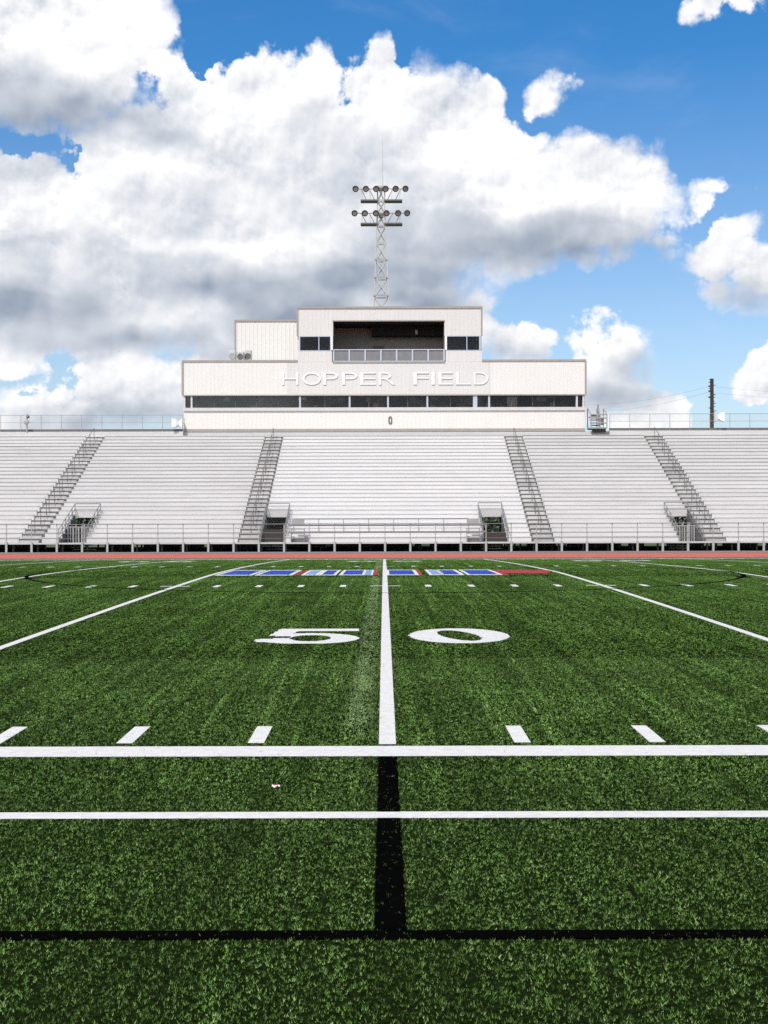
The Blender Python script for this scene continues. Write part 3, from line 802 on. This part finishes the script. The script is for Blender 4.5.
# the wall lettering, one mesh per letter
LET = [('H', 282.2, 298.6), ('O', 302.7, 321.0), ('P', 323.2, 338.2), ('P', 342.3, 357.5), ('E', 360.4, 376.0), ('R', 378.9, 395.2),
       ('F', 413.6, 428.7), ('I', 431.6, 434.9), ('E', 438.7, 453.0), ('L', 455.9, 470.9), ('D', 473.8, 488.2)]
lt, lb = bz(372.4), bz(384.8)
for ch, a, b in LET:
    cu = bpy.data.curves.new('letter', 'FONT'); cu.body = ch; cu.extrude = 0.05; cu.offset = -0.010; cu.resolution_u = 6
    tmp = bpy.data.objects.new('tmp', cu); C.objects.link(tmp)
    bpy.context.view_layer.update()
    me = bpy.data.meshes.new_from_object(tmp.evaluated_get(bpy.context.evaluated_depsgraph_get()))
    bpy.data.objects.remove(tmp); bpy.data.curves.remove(cu)
    co = np.empty(len(me.vertices) * 3); me.vertices.foreach_get('co', co); co = co.reshape(-1, 3)
    mn, mx = co.min(0), co.max(0)
    q = (co - mn) / (mx - mn)
    W = np.stack([bx(a) + q[:, 0] * (bx(b) - bx(a)), BY - 0.06 + (1 - q[:, 2]) * 0.035, lb + q[:, 1] * (lt - lb)], 1)
    me.vertices.foreach_set('co', W.ravel()); me.update(); me.materials.clear(); me.materials.append(M['letter'])
    o = bpy.data.objects.new('sign_letter', me); C.objects.link(o); o.parent = pb; o.matrix_parent_inverse = Matrix.Translation(-Vector(pb.location))

# block behind the left wing
ay = 97.6
sb = thing('stair_tower', (PX(266, ay), ay + 1.5, Zp), 'plain cream block rising behind the left wing of the press box', 'building')
def X2(px): return PX(px, ay)
mb = MB(); x0, x1, z0, z1 = X2(235.4), X2(299.5), Zp - 5.3, PZ(321.5, ay)
mb.box(x0, x1, ay, ay + 3.2, 0.03, z1)
n = int((x1 - x0) / 0.305)
for i in range(n):
    x = x0 + (i + 0.5) * (x1 - x0) / n; mb.box(x - 0.028, x + 0.028, ay - 0.022, ay - 0.0005, Zp - 0.1, z1 - 0.02)
mb.build('wall', M['clad'], sb)
MB().box(x0 - 0.06, x1, ay - 0.06, ay + 3.26, z1 + 0.001, z1 + 0.16).build('roof_trim', M['trim'], sb)
MB().box(x0 - 0.06, x0 + 0.06, ay - 0.05, ay - 0.024, Zp - 0.1, z1 - 0.001).build('corner_trim', M['trim'], sb)

# rooftop machines on the left wing
def roof_unit(a, b, top, y, lab, dark):
    t0 = thing('rooftop_unit', (PX((a + b) / 2, y), y, Zp - 0.04), lab, 'air conditioner', 'machines on the left wing roof')
    x0, x1, zt = PX(a, y), PX(b, y), PZ(top, y)
    MB().box(x0, x1, y, y + 0.5, Zp + 0.06, zt).build('casing', M['unit'], t0, 0.03)
    MB().lathe(((x0 + x1) / 2, y - 0.012, (zt + Zp) / 2 + 0.05), (0, -1, 0), [(0, 0.24), (0.02, 0.24), (0.02, 0.2), (0.005, 0.19)], 16).build('fan_grille', M['lampgrey' if dark else 'galv'], t0)
    MB().box(x0 + 0.04, x0 + 0.12, y, y + 0.5, Zp - 0.038, Zp + 0.058).box(x1 - 0.12, x1 - 0.04, y, y + 0.5, Zp - 0.038, Zp + 0.058).build('foot', M['galv'], t0)
    MB().bar((x1 + 0.05, y + 0.1, Zp - 0.03), (x1 + 0.05, y + 0.1, zt - 0.1), 0.03).bar((x1 + 0.05, y + 0.1, zt - 0.1), (x1 - 0.05, y + 0.1, zt - 0.02), 0.03).build('pipe', M['galv'], t0)
roof_unit(229.2, 235.6, 350.0, 94.6, 'pale rooftop fan unit at the left edge of the trio on the left wing roof', False)
roof_unit(237.0, 243.6, 351.0, 94.4, 'middle rooftop fan unit of the trio on the left wing roof', True)
roof_unit(244.8, 251.0, 349.6, 94.7, 'rooftop fan unit at the right of the trio, in front of the cream block', True)

# access stair beside the press box
st = thing('access_stair', (bx(598), BY - 0.4, Z0 + N * R_), 'small grey steel stair and landing at the right end of the press box', 'stairs')
sx0, sx1 = bx(589.5), bx(606)
MB().box(sx0, sx1, BY - 0.5, BY + 1.0, bz(429.5), bz(428.2)).build('landing', M['galv'], st)
MB().box(sx0 + 0.1, sx1 - 0.1, BY - 0.49, BY - 0.43, bz(433.4), bz(429.7)).build('kick_panel', M['black'], st)
for i in range(4):
    z = bz(428) + 0.22 * (i + 1)
    MB().box(sx0 + 0.12, sx0 + 0.85, BY + 0.1 + i * 0.24, BY + 0.34 + i * 0.24, z - 0.07, z).build('step', M['galv_dark'], st)
mb = MB()
for x in (sx0 + 0.02, (sx0 + sx1) / 2 + 0.1, sx1 - 0.02):
    mb.bar((x, BY - 0.45, bz(429)), (x, BY - 0.45, bz(415)), 0.045)
    mb.bar((x, BY + 0.95, bz(429)), (x, BY + 0.95, bz(408)), 0.04)
    mb.bar((x, BY - 0.45, bz(415)), (x, BY + 0.95, bz(408)), 0.035)
for z in (bz(415.5), bz(419), bz(424)): mb.bar((sx0, BY - 0.45, z), (sx1, BY - 0.45, z), 0.05)
mb.bar((sx1 - 0.3, BY + 0.9, bz(429)), (sx1 - 0.45, BY + 0.9, bz(404)), 0.07)
mb.build('rail_frame', M['galv'], st)
MB().box(sx0 + 0.05, sx0 + 0.45, BY - 0.44, BY - 0.40, bz(417.5), bz(415.8)).box(sx0 + 0.6, sx1 - 0.25, BY - 0.44, BY - 0.40, bz(426), bz(419.2)).build('guard_plate', M['galv_dark'], st)

# loudspeakers on the top rail
def horn_speaker(px, py, w, h, face, lab):
    y = TOPY - 0.2; x, z = PX(px, y), PZ(py, y)
    t0 = thing('loudspeaker', (x, y, z), lab, 'loudspeaker', 'white loudspeakers on the top railing')
    mb = MB(); k = 4
    def frustum(xa, xb, ha, hb):
        n = len(mb.v)
        for xx, hh in ((xa, ha), (xb, hb)):
            mb.v.extend([(xx, y - hh * 0.8, z - hh), (xx, y + hh * 0.8, z - hh), (xx, y + hh * 0.8, z + hh), (xx, y - hh * 0.8, z + hh)])
        for i in range(4):
            j = (i + 1) % 4; mb.f.append((n + i, n + j, n + 4 + j, n + 4 + i))
        mb.f.append((n, n + 3, n + 2, n + 1)); mb.f.append((n + 4, n + 5, n + 6, n + 7))
    frustum(x - face * w * 0.5, x - face * w * 0.12, h * 0.5, h * 0.42)
    frustum(x - face * w * 0.119, x + face * w * 0.15, h * 0.42, h * 0.16)
    mb.build('cabinet', M['plastic'], t0)
    mb = MB(); frustum(x + face * w * 0.151, x + face * w * 0.46, h * 0.16, h * 0.5)
    mb.build('horn', M['plastic'], t0)
    MB().box(x - face * w * 0.5 - 0.012, x + face * w * 0.46 + 0.012, y + h * 0.41, y + h * 0.45, z - 0.05, z + 0.05).box(x - 0.04, x + 0.04, y + h * 0.451, TOPY - 0.02, z - 0.04, z + 0.04).build('bracket', M['galv_dark'], t0)
horn_speaker(177.5, 422.6, 0.80, 0.68, 1, 'white horn loudspeaker on the top railing against the left end of the press box')
horn_speaker(719.2, 417.6, 0.66, 0.70, -1, 'white horn loudspeaker on the top railing beside the dark utility pole')
y = TOPY - 0.15
lp = thing('lamp_post', (PX(27, y), y, PZ(430, y)), 'small grey lamp on a short post at the bleacher top, far left', 'lamp')
MB().bar((PX(27, y), y, PZ(431, y)), (PX(27, y), y, PZ(413, y)), 0.05, 8).build('post', M['galv'], lp)
MB().lathe((PX(27, y), y - 0.05, PZ(421.5, y)), (0, -1, 0), [(0, 0.12), (0.12, 0.2), (0.2, 0.18), (0.22, 0.05)], 14).build('lamp_head', M['galv'], lp)
MB().lathe((PX(28, y), y, PZ(417.5, y)), (0, 0, 1), [(0, 0.05), (0.08, 0.14), (0.18, 0.1), (0.24, 0.03)], 12).build('cap', M['galv_dark'], lp)

# ------------------------------------------------------------------ floodlight tower
TY = 104.0
def tx(px): return PX(px, TY)
def tz(py): return PZ(py, TY)
tc = tx(381.6)
tw = thing('floodlight_tower', (tc, TY, 0), 'pale steel lattice floodlight tower with twelve round lamps behind the press box', 'light tower')
def half(z): return 0.36 + (0.62 - 0.36) * (tz(225) - z) / (tz(225) - tz(307)) if z < tz(225) else 0.30
mb = MB(); br = MB()
levels = [0.0, 4.2, 8.2, 12.0, 15.6, 19.0] + [tz(p) for p in (296.6, 278.6, 260.6, 243.2, 226, 213, 201, 187)]
for a, b in zip(levels[:-1], levels[1:]):
    ha, hb = half(a), half(b)
    cs = ((-1, -1), (1, -1), (1, 1), (-1, 1))
    for (sx_, sy_) in cs: mb.bar((tc + sx_ * ha, TY + sy_ * ha, a), (tc + sx_ * hb, TY + sy_ * hb, b), 0.070, 4)
    for i in range(4):
        p, q = cs[i], cs[(i + 1) % 4]
        br.bar((tc + p[0] * ha, TY + p[1] * ha, a), (tc + q[0] * hb, TY + q[1] * hb, b), 0.036, 4)
        br.bar((tc + q[0] * ha, TY + q[1] * ha, a), (tc + p[0] * hb, TY + p[1] * hb, b), 0.036, 4)
        br.bar((tc + p[0] * hb, TY + p[1] * hb, b), (tc + q[0] * hb, TY + q[1] * hb, b), 0.055, 4)
mb.build('tower_legs', M['tower'], tw); br.build('lattice_brace', M['tower'], tw)
for py in (278.6, 296.6, 260.6):
    z = tz(py); hh = half(z) + 0.07
    MB().box(tc - hh, tc + hh, TY - hh - 0.04, TY - hh + 0.04, z - 0.07, z + 0.07).build('belt', M['galv'], tw)
for (ly, py, xs_) in ((190.4, 201.8, (356.9, 367.0, 376.9, 386.0, 395.7, 405.2)), (214.6, 225.0, (355.9, 365.9, 376.6, 386.8, 398.0, 406.8))):
    for a, b in ((361.2, 378.6), (384.6, 402.8)):
        MB().box(tx(a), tx(b), TY - 0.55, TY + 0.25, tz(py) - 0.06, tz(py) + 0.06).build('service_platform', M['lampgrey'], tw)
    MB().bar((tx(354.5), TY - 0.5, tz(ly)), (tx(408), TY - 0.5, tz(ly)), 0.05, 6).build('crossarm', M['tower'], tw)
    mb = MB()
    for i, xx in enumerate((362, 370, 393, 401)):
        mb.bar((tx(xx), TY - 0.5, tz(ly) - 0.05), (tx(xx + (5 if xx < 381 else -5)), TY - 0.2, tz(py) + 0.1), 0.03, 4)
        mb.bar((tx(xx), TY - 0.5, tz(ly) - 0.05), (tx(xx + (1 if xx < 381 else -1)), TY - 0.4, tz(py) + 0.1), 0.02, 4)
    mb.build('arm_strut', M['tower'], tw)
    for i, xx in enumerate(xs_):
        o = Vector((tx(xx), TY - 0.62, tz(ly))); aim = Vector(((i - 2.5) * 0.12, -1, -0.5)).normalized()
        lo = MB().lathe(o - aim * 0.25, aim, [(0, 0.08), (0.12, 0.12), (0.30, 0.235), (0.48, 0.27), (0.485, 0.24), (0.40, 0.215)], 18).build('floodlight', M['lampgrey'], tw, smooth=False)
        le = MB().lathe(o + aim * 0.165, aim, [(0, 0.213), (0.03, 0.18), (0.045, 0.07)], 18).build('lens', M['lens'], lo)
        le.matrix_parent_inverse = Matrix.Identity(4)
MB().box(tc - 0.2, tc + 0.2, TY - 0.55, TY - 0.35, tz(219), tz(215)).build('junction_box', M['lampgrey'], tw)
MB().box(tc - 0.18, tc + 0.18, TY - 0.55, TY - 0.36, tz(192.5), tz(189)).build('junction_box', M['lampgrey'], tw)
MB().bar((tx(383.2), TY, tz(188)), (tx(383.2), TY, tz(139)), 0.03, 5, 0.012).build('lightning_rod', M['tower'], tw)

# utility pole and wires
PY_ = 118.0
up = thing('utility_pole', (PX(712, PY_), PY_, 0), 'dark knobbly wooden utility pole rising behind the right side of the bleachers', 'utility pole')
xq = PX(712, PY_)
MB().bar((xq, PY_, -0.05), (xq, PY_, PZ(379.5, PY_)), 0.23, 10, 0.17).build('pole', M['wood'], up)
rs = random.Random(3)
for i in range(16):
    z = PZ(381 + i * 2.9 + rs.uniform(-0.7, 0.7), PY_); q = rs.choice((-1, 1)); l = rs.uniform(0.22, 0.36)
    MB().bar((xq, PY_ - 0.12, z), (xq + q * l, PY_ - 0.18, z + rs.uniform(-0.06, 0.1)), rs.uniform(0.02, 0.055), 5).build('step_iron', M['wood'], up)
for dz in (388, 393, 399): MB().lathe((xq - 0.3, PY_ - 0.2, PZ(dz, PY_)), (0, 0, 1), [(0, 0.06), (0.06, 0.1), (0.12, 0.1), (0.18, 0.04)], 8).build('insulator', M['galv_dark'], up)
def wire(a, b, sag, lab):
    a = Vector(a); b = Vector(b); mb = MB(); prev = None
    for i in range(25):
        f = i / 24; p = a.lerp(b, f); p.z -= sag * 4 * f * (1 - f)
        if prev is not None: mb.bar(prev, p, 0.010, 4)
        prev = p
    tag(mb.build('overhead_wire', M['galv']), lab, 'wire', 'overhead wires at the utility pole')
wire((xq - 0.35, PY_ - 0.2, PZ(387.5, PY_)), (PX(560, 150), 150, PZ(404, 150)), 0.7, 'upper thin overhead wire running left from the utility pole')
wire((xq - 0.35, PY_ - 0.2, PZ(393, PY_)), (PX(560, 150), 150, PZ(412, 150)), 0.7, 'lower thin overhead wire running left from the utility pole')
wire((xq + 0.3, PY_ - 0.2, PZ(388, PY_)), (xq + 60, PY_ + 4, PZ(384, PY_)), 1.4, 'upper thin overhead wire running right from the utility pole')
wire((xq + 0.3, PY_ - 0.2, PZ(394, PY_)), (xq + 60, PY_ + 4, PZ(391, PY_)), 1.4, 'lower thin overhead wire running right from the utility pole')

# litter on the near turf
Yl = F * (CAMZ - 0.035) / (782.5 - 528); xl = PX(272, Yl)
li = thing('litter', (xl, Yl, 0.02), 'tiny crumpled white and red wrapper lying on the turf near the white lines', 'litter')
mb = MB(); g = np.random.default_rng(4)
for i in range(4):
    for j in range(3): mb.v.append((xl - 0.024 + i * 0.015, Yl - 0.012 + j * 0.014, 0.016 + g.uniform(-0.004, 0.008)))
for i in range(3):
    for j in range(2): mb.f.append((i * 3 + j, (i + 1) * 3 + j, (i + 1) * 3 + j + 1, i * 3 + j + 1))
o = mb.build('wrapper', M['paper'], li); sd = o.modifiers.new('thick', 'SOLIDIFY'); sd.thickness = 0.004
MB().box(xl - 0.008, xl + 0.010, Yl - 0.019, Yl - 0.012, 0.025, 0.029).build('printed_flap', M['red_ink'], li)

# far trees seen through the entrances, and weeds at the foot of the bleachers
def leaf_mass(name, n, fx, size, mat):
    P = np.array([fx() for _ in range(n)])
    mb = MB(); r = np.random.default_rng(8)
    for p in P:
        a = r.normal(size=3); a /= np.linalg.norm(a); b = np.cross(a, r.normal(size=3)); b /= np.linalg.norm(b)
        s = size * r.uniform(0.5, 1.3)
        mb.quad(p - a * s, p - b * s * 0.5, p + a * s, p + b * s * 0.5)
    return mb.build(name, mat)
rw = random.Random(12)
def wood_pt():
    x = rw.uniform(-60, 60); top = 4.8 + 1.6 * math.sin(x * 0.5) + 1.2 * math.sin(x * 1.31 + 1)
    return (x, rw.uniform(124, 129), max(0.0, top) * rw.random() ** 0.8)
tag(leaf_mass('woodland', 14000, wood_pt, 0.42, M['leaf']), 'low green trees far behind the bleachers, glimpsed through the entrances', 'trees', kind='stuff')
def weed_pt():
    return (rw.choice((-24, -16, -9, 3, 12, 21, 27)) + rw.gauss(0, 2.2), rw.uniform(74.3, 76.5), 0.05 + 0.3 * rw.random() ** 2)
tag(leaf_mass('weeds', 1500, weed_pt, 0.05, M['leaf']), 'sparse weeds in the dark gap under the front walkway', 'weeds', kind='stuff')

#SKY_BEGIN
# ------------------------------------------------------------------ sky: Nishita plus cumulus laid out by direction (azimuth, elevation)
SUN_EL, SUN_AZ = math.radians(52), math.radians(207)      # azimuth clockwise from +Y: behind the camera, to its left
w = bpy.data.worlds.new('World'); scene.world = w; w.use_nodes = True
w.node_tree.nodes.clear(); t = NT(w.node_tree)
wo = t.n('ShaderNodeOutputWorld'); bg = t.n('ShaderNodeBackground'); w.node_tree.links.new(bg.outputs[0], wo.inputs[0])
STR = 0.10; bg.inputs[1].default_value = STR
sky = t.n('ShaderNodeTexSky', sky_type='NISHITA'); sky.sun_disc = False
sky.sun_elevation = SUN_EL; sky.sun_rotation = SUN_AZ; sky.altitude = 50; sky.air_density = 1.0; sky.dust_density = 1.6; sky.ozone_density = 3.0
hs = t.n('ShaderNodeHueSaturation'); SAT = hs.inputs['Saturation']; hs.inputs['Value'].default_value = 1.65
w.node_tree.links.new(sky.outputs[0], hs.inputs['Color']); skyc = hs.outputs[0]
dirv = t.n('ShaderNodeTexCoord').outputs['Generated']
sp = t.n('ShaderNodeSeparateXYZ'); t.put(sp.inputs[0], dirv)
az = t.m('ARCTAN2', sp.outputs[0], sp.outputs[1]); el = t.m('ARCSINE', sp.outputs[2])
cb = t.n('ShaderNodeCombineXYZ'); t.put(cb.inputs[0], az); t.put(cb.inputs[1], el)
P = cb.outputs[0]
t.put(SAT, t.ramp(el, 0.05, 0.36, 0.92, 1.40, smooth=False))
def ae(px, py):
    a = math.atan2(px - 384, F); return a, math.atan2(528 - py, math.hypot(F, px - 384))
U = 1 / F                                                # one pixel in radians
def warp(p, scale, amp, detail=3.0):
    c = t.noise(p, scale, detail, 0.55, col=True)
    return t.vm('MULTIPLY_ADD', t.vm('SUBTRACT', c, (0.5, 0.5, 0.5)), (amp, amp, 0), p)
P1 = warp(warp(P, 11.0, 0.030, 2.0), 40.0, 0.012, 3.0)
def lobes(p, L, smooth):
    acc = None
    for q4 in L:
        cx, cy, rx, ry = q4[:4]
        a, e = ae(cx, cy)
        q = t.vm('MULTIPLY_ADD', p, (F / rx, F / ry, 0), (-a * F / rx, -e * F / ry, 0))
        d = t.m('MULTIPLY_ADD', t.vm('LENGTH', q), -min(rx, ry), min(rx, ry))     # in pixels
        if len(q4) > 4: d = t.m('MINIMUM', d, q4[4])
        acc = d if acc is None else t.m('SMOOTH_MAX', acc, d, smooth)
    return acc
CLOUD = [(60, 30, 108, 56), (40, 74, 100, 50), (128, 22, 44, 40), (100, 74, 40, 34),            # top left
         (198, 92, 36, 42), (270, 92, 42, 44), (312, 96, 30, 38), (380, 104, 33, 46), (405, 112, 26, 34), (458, 122, 46, 44), (330, 150, 90, 50),
         (135, 150, 64, 46), (24, 205, 70, 42), (225, 180, 150, 74), (420, 170, 110, 78),
         (556, 186, 84, 46), (610, 196, 54, 50), (556, 225, 112, 36), (480, 235, 110, 36),
         (90, 262, 180, 72), (290, 262, 180, 72), (60, 330, 140, 34), (250, 325, 110, 40), (390, 285, 80, 40),
         (145, 392, 52, 34), (95, 400, 30, 24), (36, 402, 34, 22), (215, 385, 50, 40), (70, 372, 18, 12), (10, 345, 40, 22), (20, 425, 80, 14),
         (656, 244, 22, 11), (478, 300, 14, 12), (480, 326, 9, 13), (522, 343, 28, 18), (500, 352, 24, 11),
         (598, 332, 24, 22), (616, 356, 32, 28), (612, 388, 42, 24), (590, 370, 20, 24),
         (702, 206, 6, 9), (712, 186, 9, 4), (727, 210, 5, 4), (737, 262, 34, 24), (764, 280, 32, 28), (716, 268, 20, 18), (726, 240, 16, 14), (746, 232, 16, 12), (745, 300, 30, 12),
         (548, 92, 15, 14), (540, 102, 11, 9), (560, 80, 12, 7), (572, 78, 8, 5),
         (640, 416, 40, 11), (655, 406, 16, 11), (684, 405, 9, 7), (764, 388, 24, 24), (770, 366, 16, 18), (716, -4, 28, 12), (742, -6, 14, 9)]
DARK = [(30, 112, 90, 24), (90, 105, 60, 18, 12), (10, 95, 60, 24, 6),
        (570, 252, 90, 16), (500, 240, 90, 22, 14), (600, 240, 50, 22, 4), (430, 240, 70, 30, 4),
        (250, 205, 90, 20, -5), (330, 152, 40, 26, -7), (400, 210, 60, 26, -3), (145, 138, 30, 7, 3), (300, 118, 12, 10, 0),
        (40, 304, 90, 28, 14), (20, 262, 70, 16, -3), (150, 268, 80, 16, -3), (265, 290, 90, 20, 10), (290, 320, 80, 30), (360, 280, 70, 24, 10),
        (150, 335, 90, 18), (130, 422, 80, 13, 8), (205, 348, 36, 16, 6), (60, 335, 70, 16, 6), (420, 275, 50, 22, 14), (420, 300, 50, 22),
        (632, 372, 18, 16, 10), (615, 398, 34, 10, 10), (752, 302, 40, 12, 6), (525, 352, 24, 8, 8), (25, 165, 20, 6, -5), (640, 260, 26, 9, 6)]
HOLES = [(34, 148, 70, 20), (208, 40, 24, 22), (206, 320, 9, 14), (58, 357, 16, 8), (20, 390, 16, 6), (153, 188, 12, 5), (88, 380, 8, 5)]
P2 = warp(P, 22.0, 0.008, 3.0)
def cells(p, scale, detail):
    v = t.n('ShaderNodeTexVoronoi', feature='F1', voronoi_dimensions='2D')
    t.put(v.inputs['Vector'], p); v.inputs['Scale'].default_value = scale; v.inputs['Detail'].default_value = detail
    v.inputs['Roughness'].default_value = 0.55; v.inputs['Lacunarity'].default_value = 2.15
    v.normalize = True
    d = v.outputs['Distance']
    return t.m('MULTIPLY_ADD', t.m('MULTIPLY', d, d), -1.5, 0.35)      # rounded puffs with creases between
def billow(p):
    return t.m('ADD', cells(p, 27.0, 4.0), t.m('MULTIPLY', t.m('SUBTRACT', t.noise(p, 30.0, 4.0, 0.55), 0.5), 0.6))
LX, LY = -0.45, 0.9                                      # towards the light, seen from the field
def off(p, d): return t.vm('ADD', p, (LX * d, LY * d, 0))
B0 = billow(P2)
Fd = lobes(P1, CLOUD, 6.0)
Fd = t.m('SUBTRACT', Fd, t.m('MULTIPLY', t.m('MAXIMUM', t.m('ADD', lobes(P1, HOLES, 3.0), t.m('MULTIPLY_ADD', B0, -45.0, 5.0)), 0.0), 2.0))
# generic cumulus for the half of the sky behind the camera
behind = t.m('SUBTRACT', t.m('MULTIPLY', t.noise(dirv, 2.6, 6.0, 0.55), 260.0), 128.0)
side = t.ramp(t.m('ABSOLUTE', az), 0.36, 0.55)
Fd = t.m('ADD', t.m('MULTIPLY', Fd, t.m('SUBTRACT', 1.0, side)), t.m('MULTIPLY', behind, side))
hi = t.ramp(el, 0.44, 0.6)
Fd = t.m('ADD', t.m('MULTIPLY', Fd, t.m('SUBTRACT', 1.0, hi)), t.m('MULTIPLY', t.m('SUBTRACT', behind, 14.0), hi))
P3 = warp(P, 12.0, 0.030, 3.0)
rel_big = t.m('SUBTRACT', cells(P3, 10.0, 1.0), cells(off(P3, 0.014), 10.0, 1.0))
rel_mid = t.m('SUBTRACT', t.noise(P2, 12.0, 3.0, 0.5), t.noise(off(P2, 0.02), 12.0, 3.0, 0.5))
relief = t.m('SUBTRACT', B0, billow(off(P2, 0.006)))
fr = t.m('ADD', t.m('SUBTRACT', Fd, 9.0), t.m('MULTIPLY', B0, 50.0))
Dk = lobes(warp(P, 13.0, 0.045, 4.0), DARK, 10.0)
dk = t.ramp(t.m('ADD', Dk, t.m('MULTIPLY', B0, 14.0)), -20.0, 30.0)
dk = t.m('MAXIMUM', dk, t.m('MULTIPLY', t.m('MAXIMUM', side, hi), t.ramp(t.noise(dirv, 3.5, 4.0, 0.5), 0.45, 0.7)))
edge = t.m('ADD', t.ramp(dk, 0.15, 0.8, 3.0, 14.0), t.ramp(t.noise(P, 16.0, 2.0, 0.5), 0.45, 0.7, 0.0, 11.0))
alpha = t.m('DIVIDE', t.m('ADD', fr, edge), t.m('MULTIPLY', edge, 2.0))
alpha = t.ramp(alpha, 0.0, 1.0)
alpha = t.m('MULTIPLY', alpha, t.ramp(el, 0.0, 0.02))
g = 1 / STR
WHITE = (1.03 * g, 1.03 * g, 1.04 * g, 1); SH1 = (0.66 * g, 0.70 * g, 0.77 * g, 1); SH2 = (0.31 * g, 0.37 * g, 0.47 * g, 1)
# puffs keep their relief at the lit top, bases stay soft
amt = t.ramp(dk, 0.0, 0.8, 1.0, 0.30)
rel = t.m('ADD', t.m('MULTIPLY', t.m('MULTIPLY', relief, amt), -1.25), t.m('MULTIPLY', rel_mid, -0.9))
rel = t.m('ADD', rel, t.m('MULTIPLY', rel_big, -1.5))
shade = t.m('ADD', rel, t.m('MULTIPLY', dk, 1.0))
shade = t.m('ADD', shade, 0.04)
c1 = t.mix(t.ramp(shade, 0.0, 0.5, smooth=False), WHITE, SH1)
c2 = t.mix(t.ramp(shade, 0.5, 1.05, smooth=False), c1, SH2)
# thin high veil
veil = t.m('MULTIPLY', t.ramp(t.noise(t.vm('MULTIPLY', warp(P, 6.0, 0.1), (5.0, 16.0, 1)), 1.0, 6.0, 0.6), 0.5, 0.85), 0.16)
base = t.mix(veil, skyc, (0.85 * g, 0.88 * g, 0.93 * g, 1))
final = t.mix(alpha, base, c2)
t.put(bg.inputs[0], final)
w.cycles.sampling_method = 'NONE'

sl = bpy.data.lights.new('sun', 'SUN'); sl.energy = 3.6; sl.angle = math.radians(0.53); sl.color = (1.0, 0.955, 0.89)
so = bpy.data.objects.new('sun', sl); C.objects.link(so)
sd_ = Vector((math.sin(SUN_AZ) * math.cos(SUN_EL), math.cos(SUN_AZ) * math.cos(SUN_EL), math.sin(SUN_EL)))
so.rotation_euler = (-sd_).to_track_quat('-Z', 'Y').to_euler(); so.location = sd_ * 100
#SKY_END

# ------------------------------------------------------------------ camera and output
cam = bpy.data.cameras.new('camera'); co = bpy.data.objects.new('camera', cam); C.objects.link(co)
cam.sensor_fit = 'VERTICAL'; cam.sensor_height = 36.0; cam.lens = 36.0 * F / 1024.0
cam.shift_y = 16.0 / 1024.0; cam.clip_end = 6000; cam.clip_start = 0.05
co.matrix_world = Matrix.Translation((-0.02, 0, CAMZ)) @ Matrix.Rotation(math.radians(90), 4, 'X') @ Matrix.Rotation(math.radians(-0.13), 4, 'Z')
scene.camera = co
scene.render.engine = 'CYCLES'
cy = scene.cycles
cy.max_bounces = 6; cy.diffuse_bounces = 3; cy.glossy_bounces = 3; cy.transparent_max_bounces = 12; cy.transmission_bounces = 4
cy.use_denoising = False; cy.caustics_reflective = False; cy.caustics_refractive = False
vs = scene.view_settings
vs.view_transform = 'Standard'; vs.look = 'None'; vs.exposure = 0.0; vs.gamma = 1.0; vs.use_curve_mapping = False
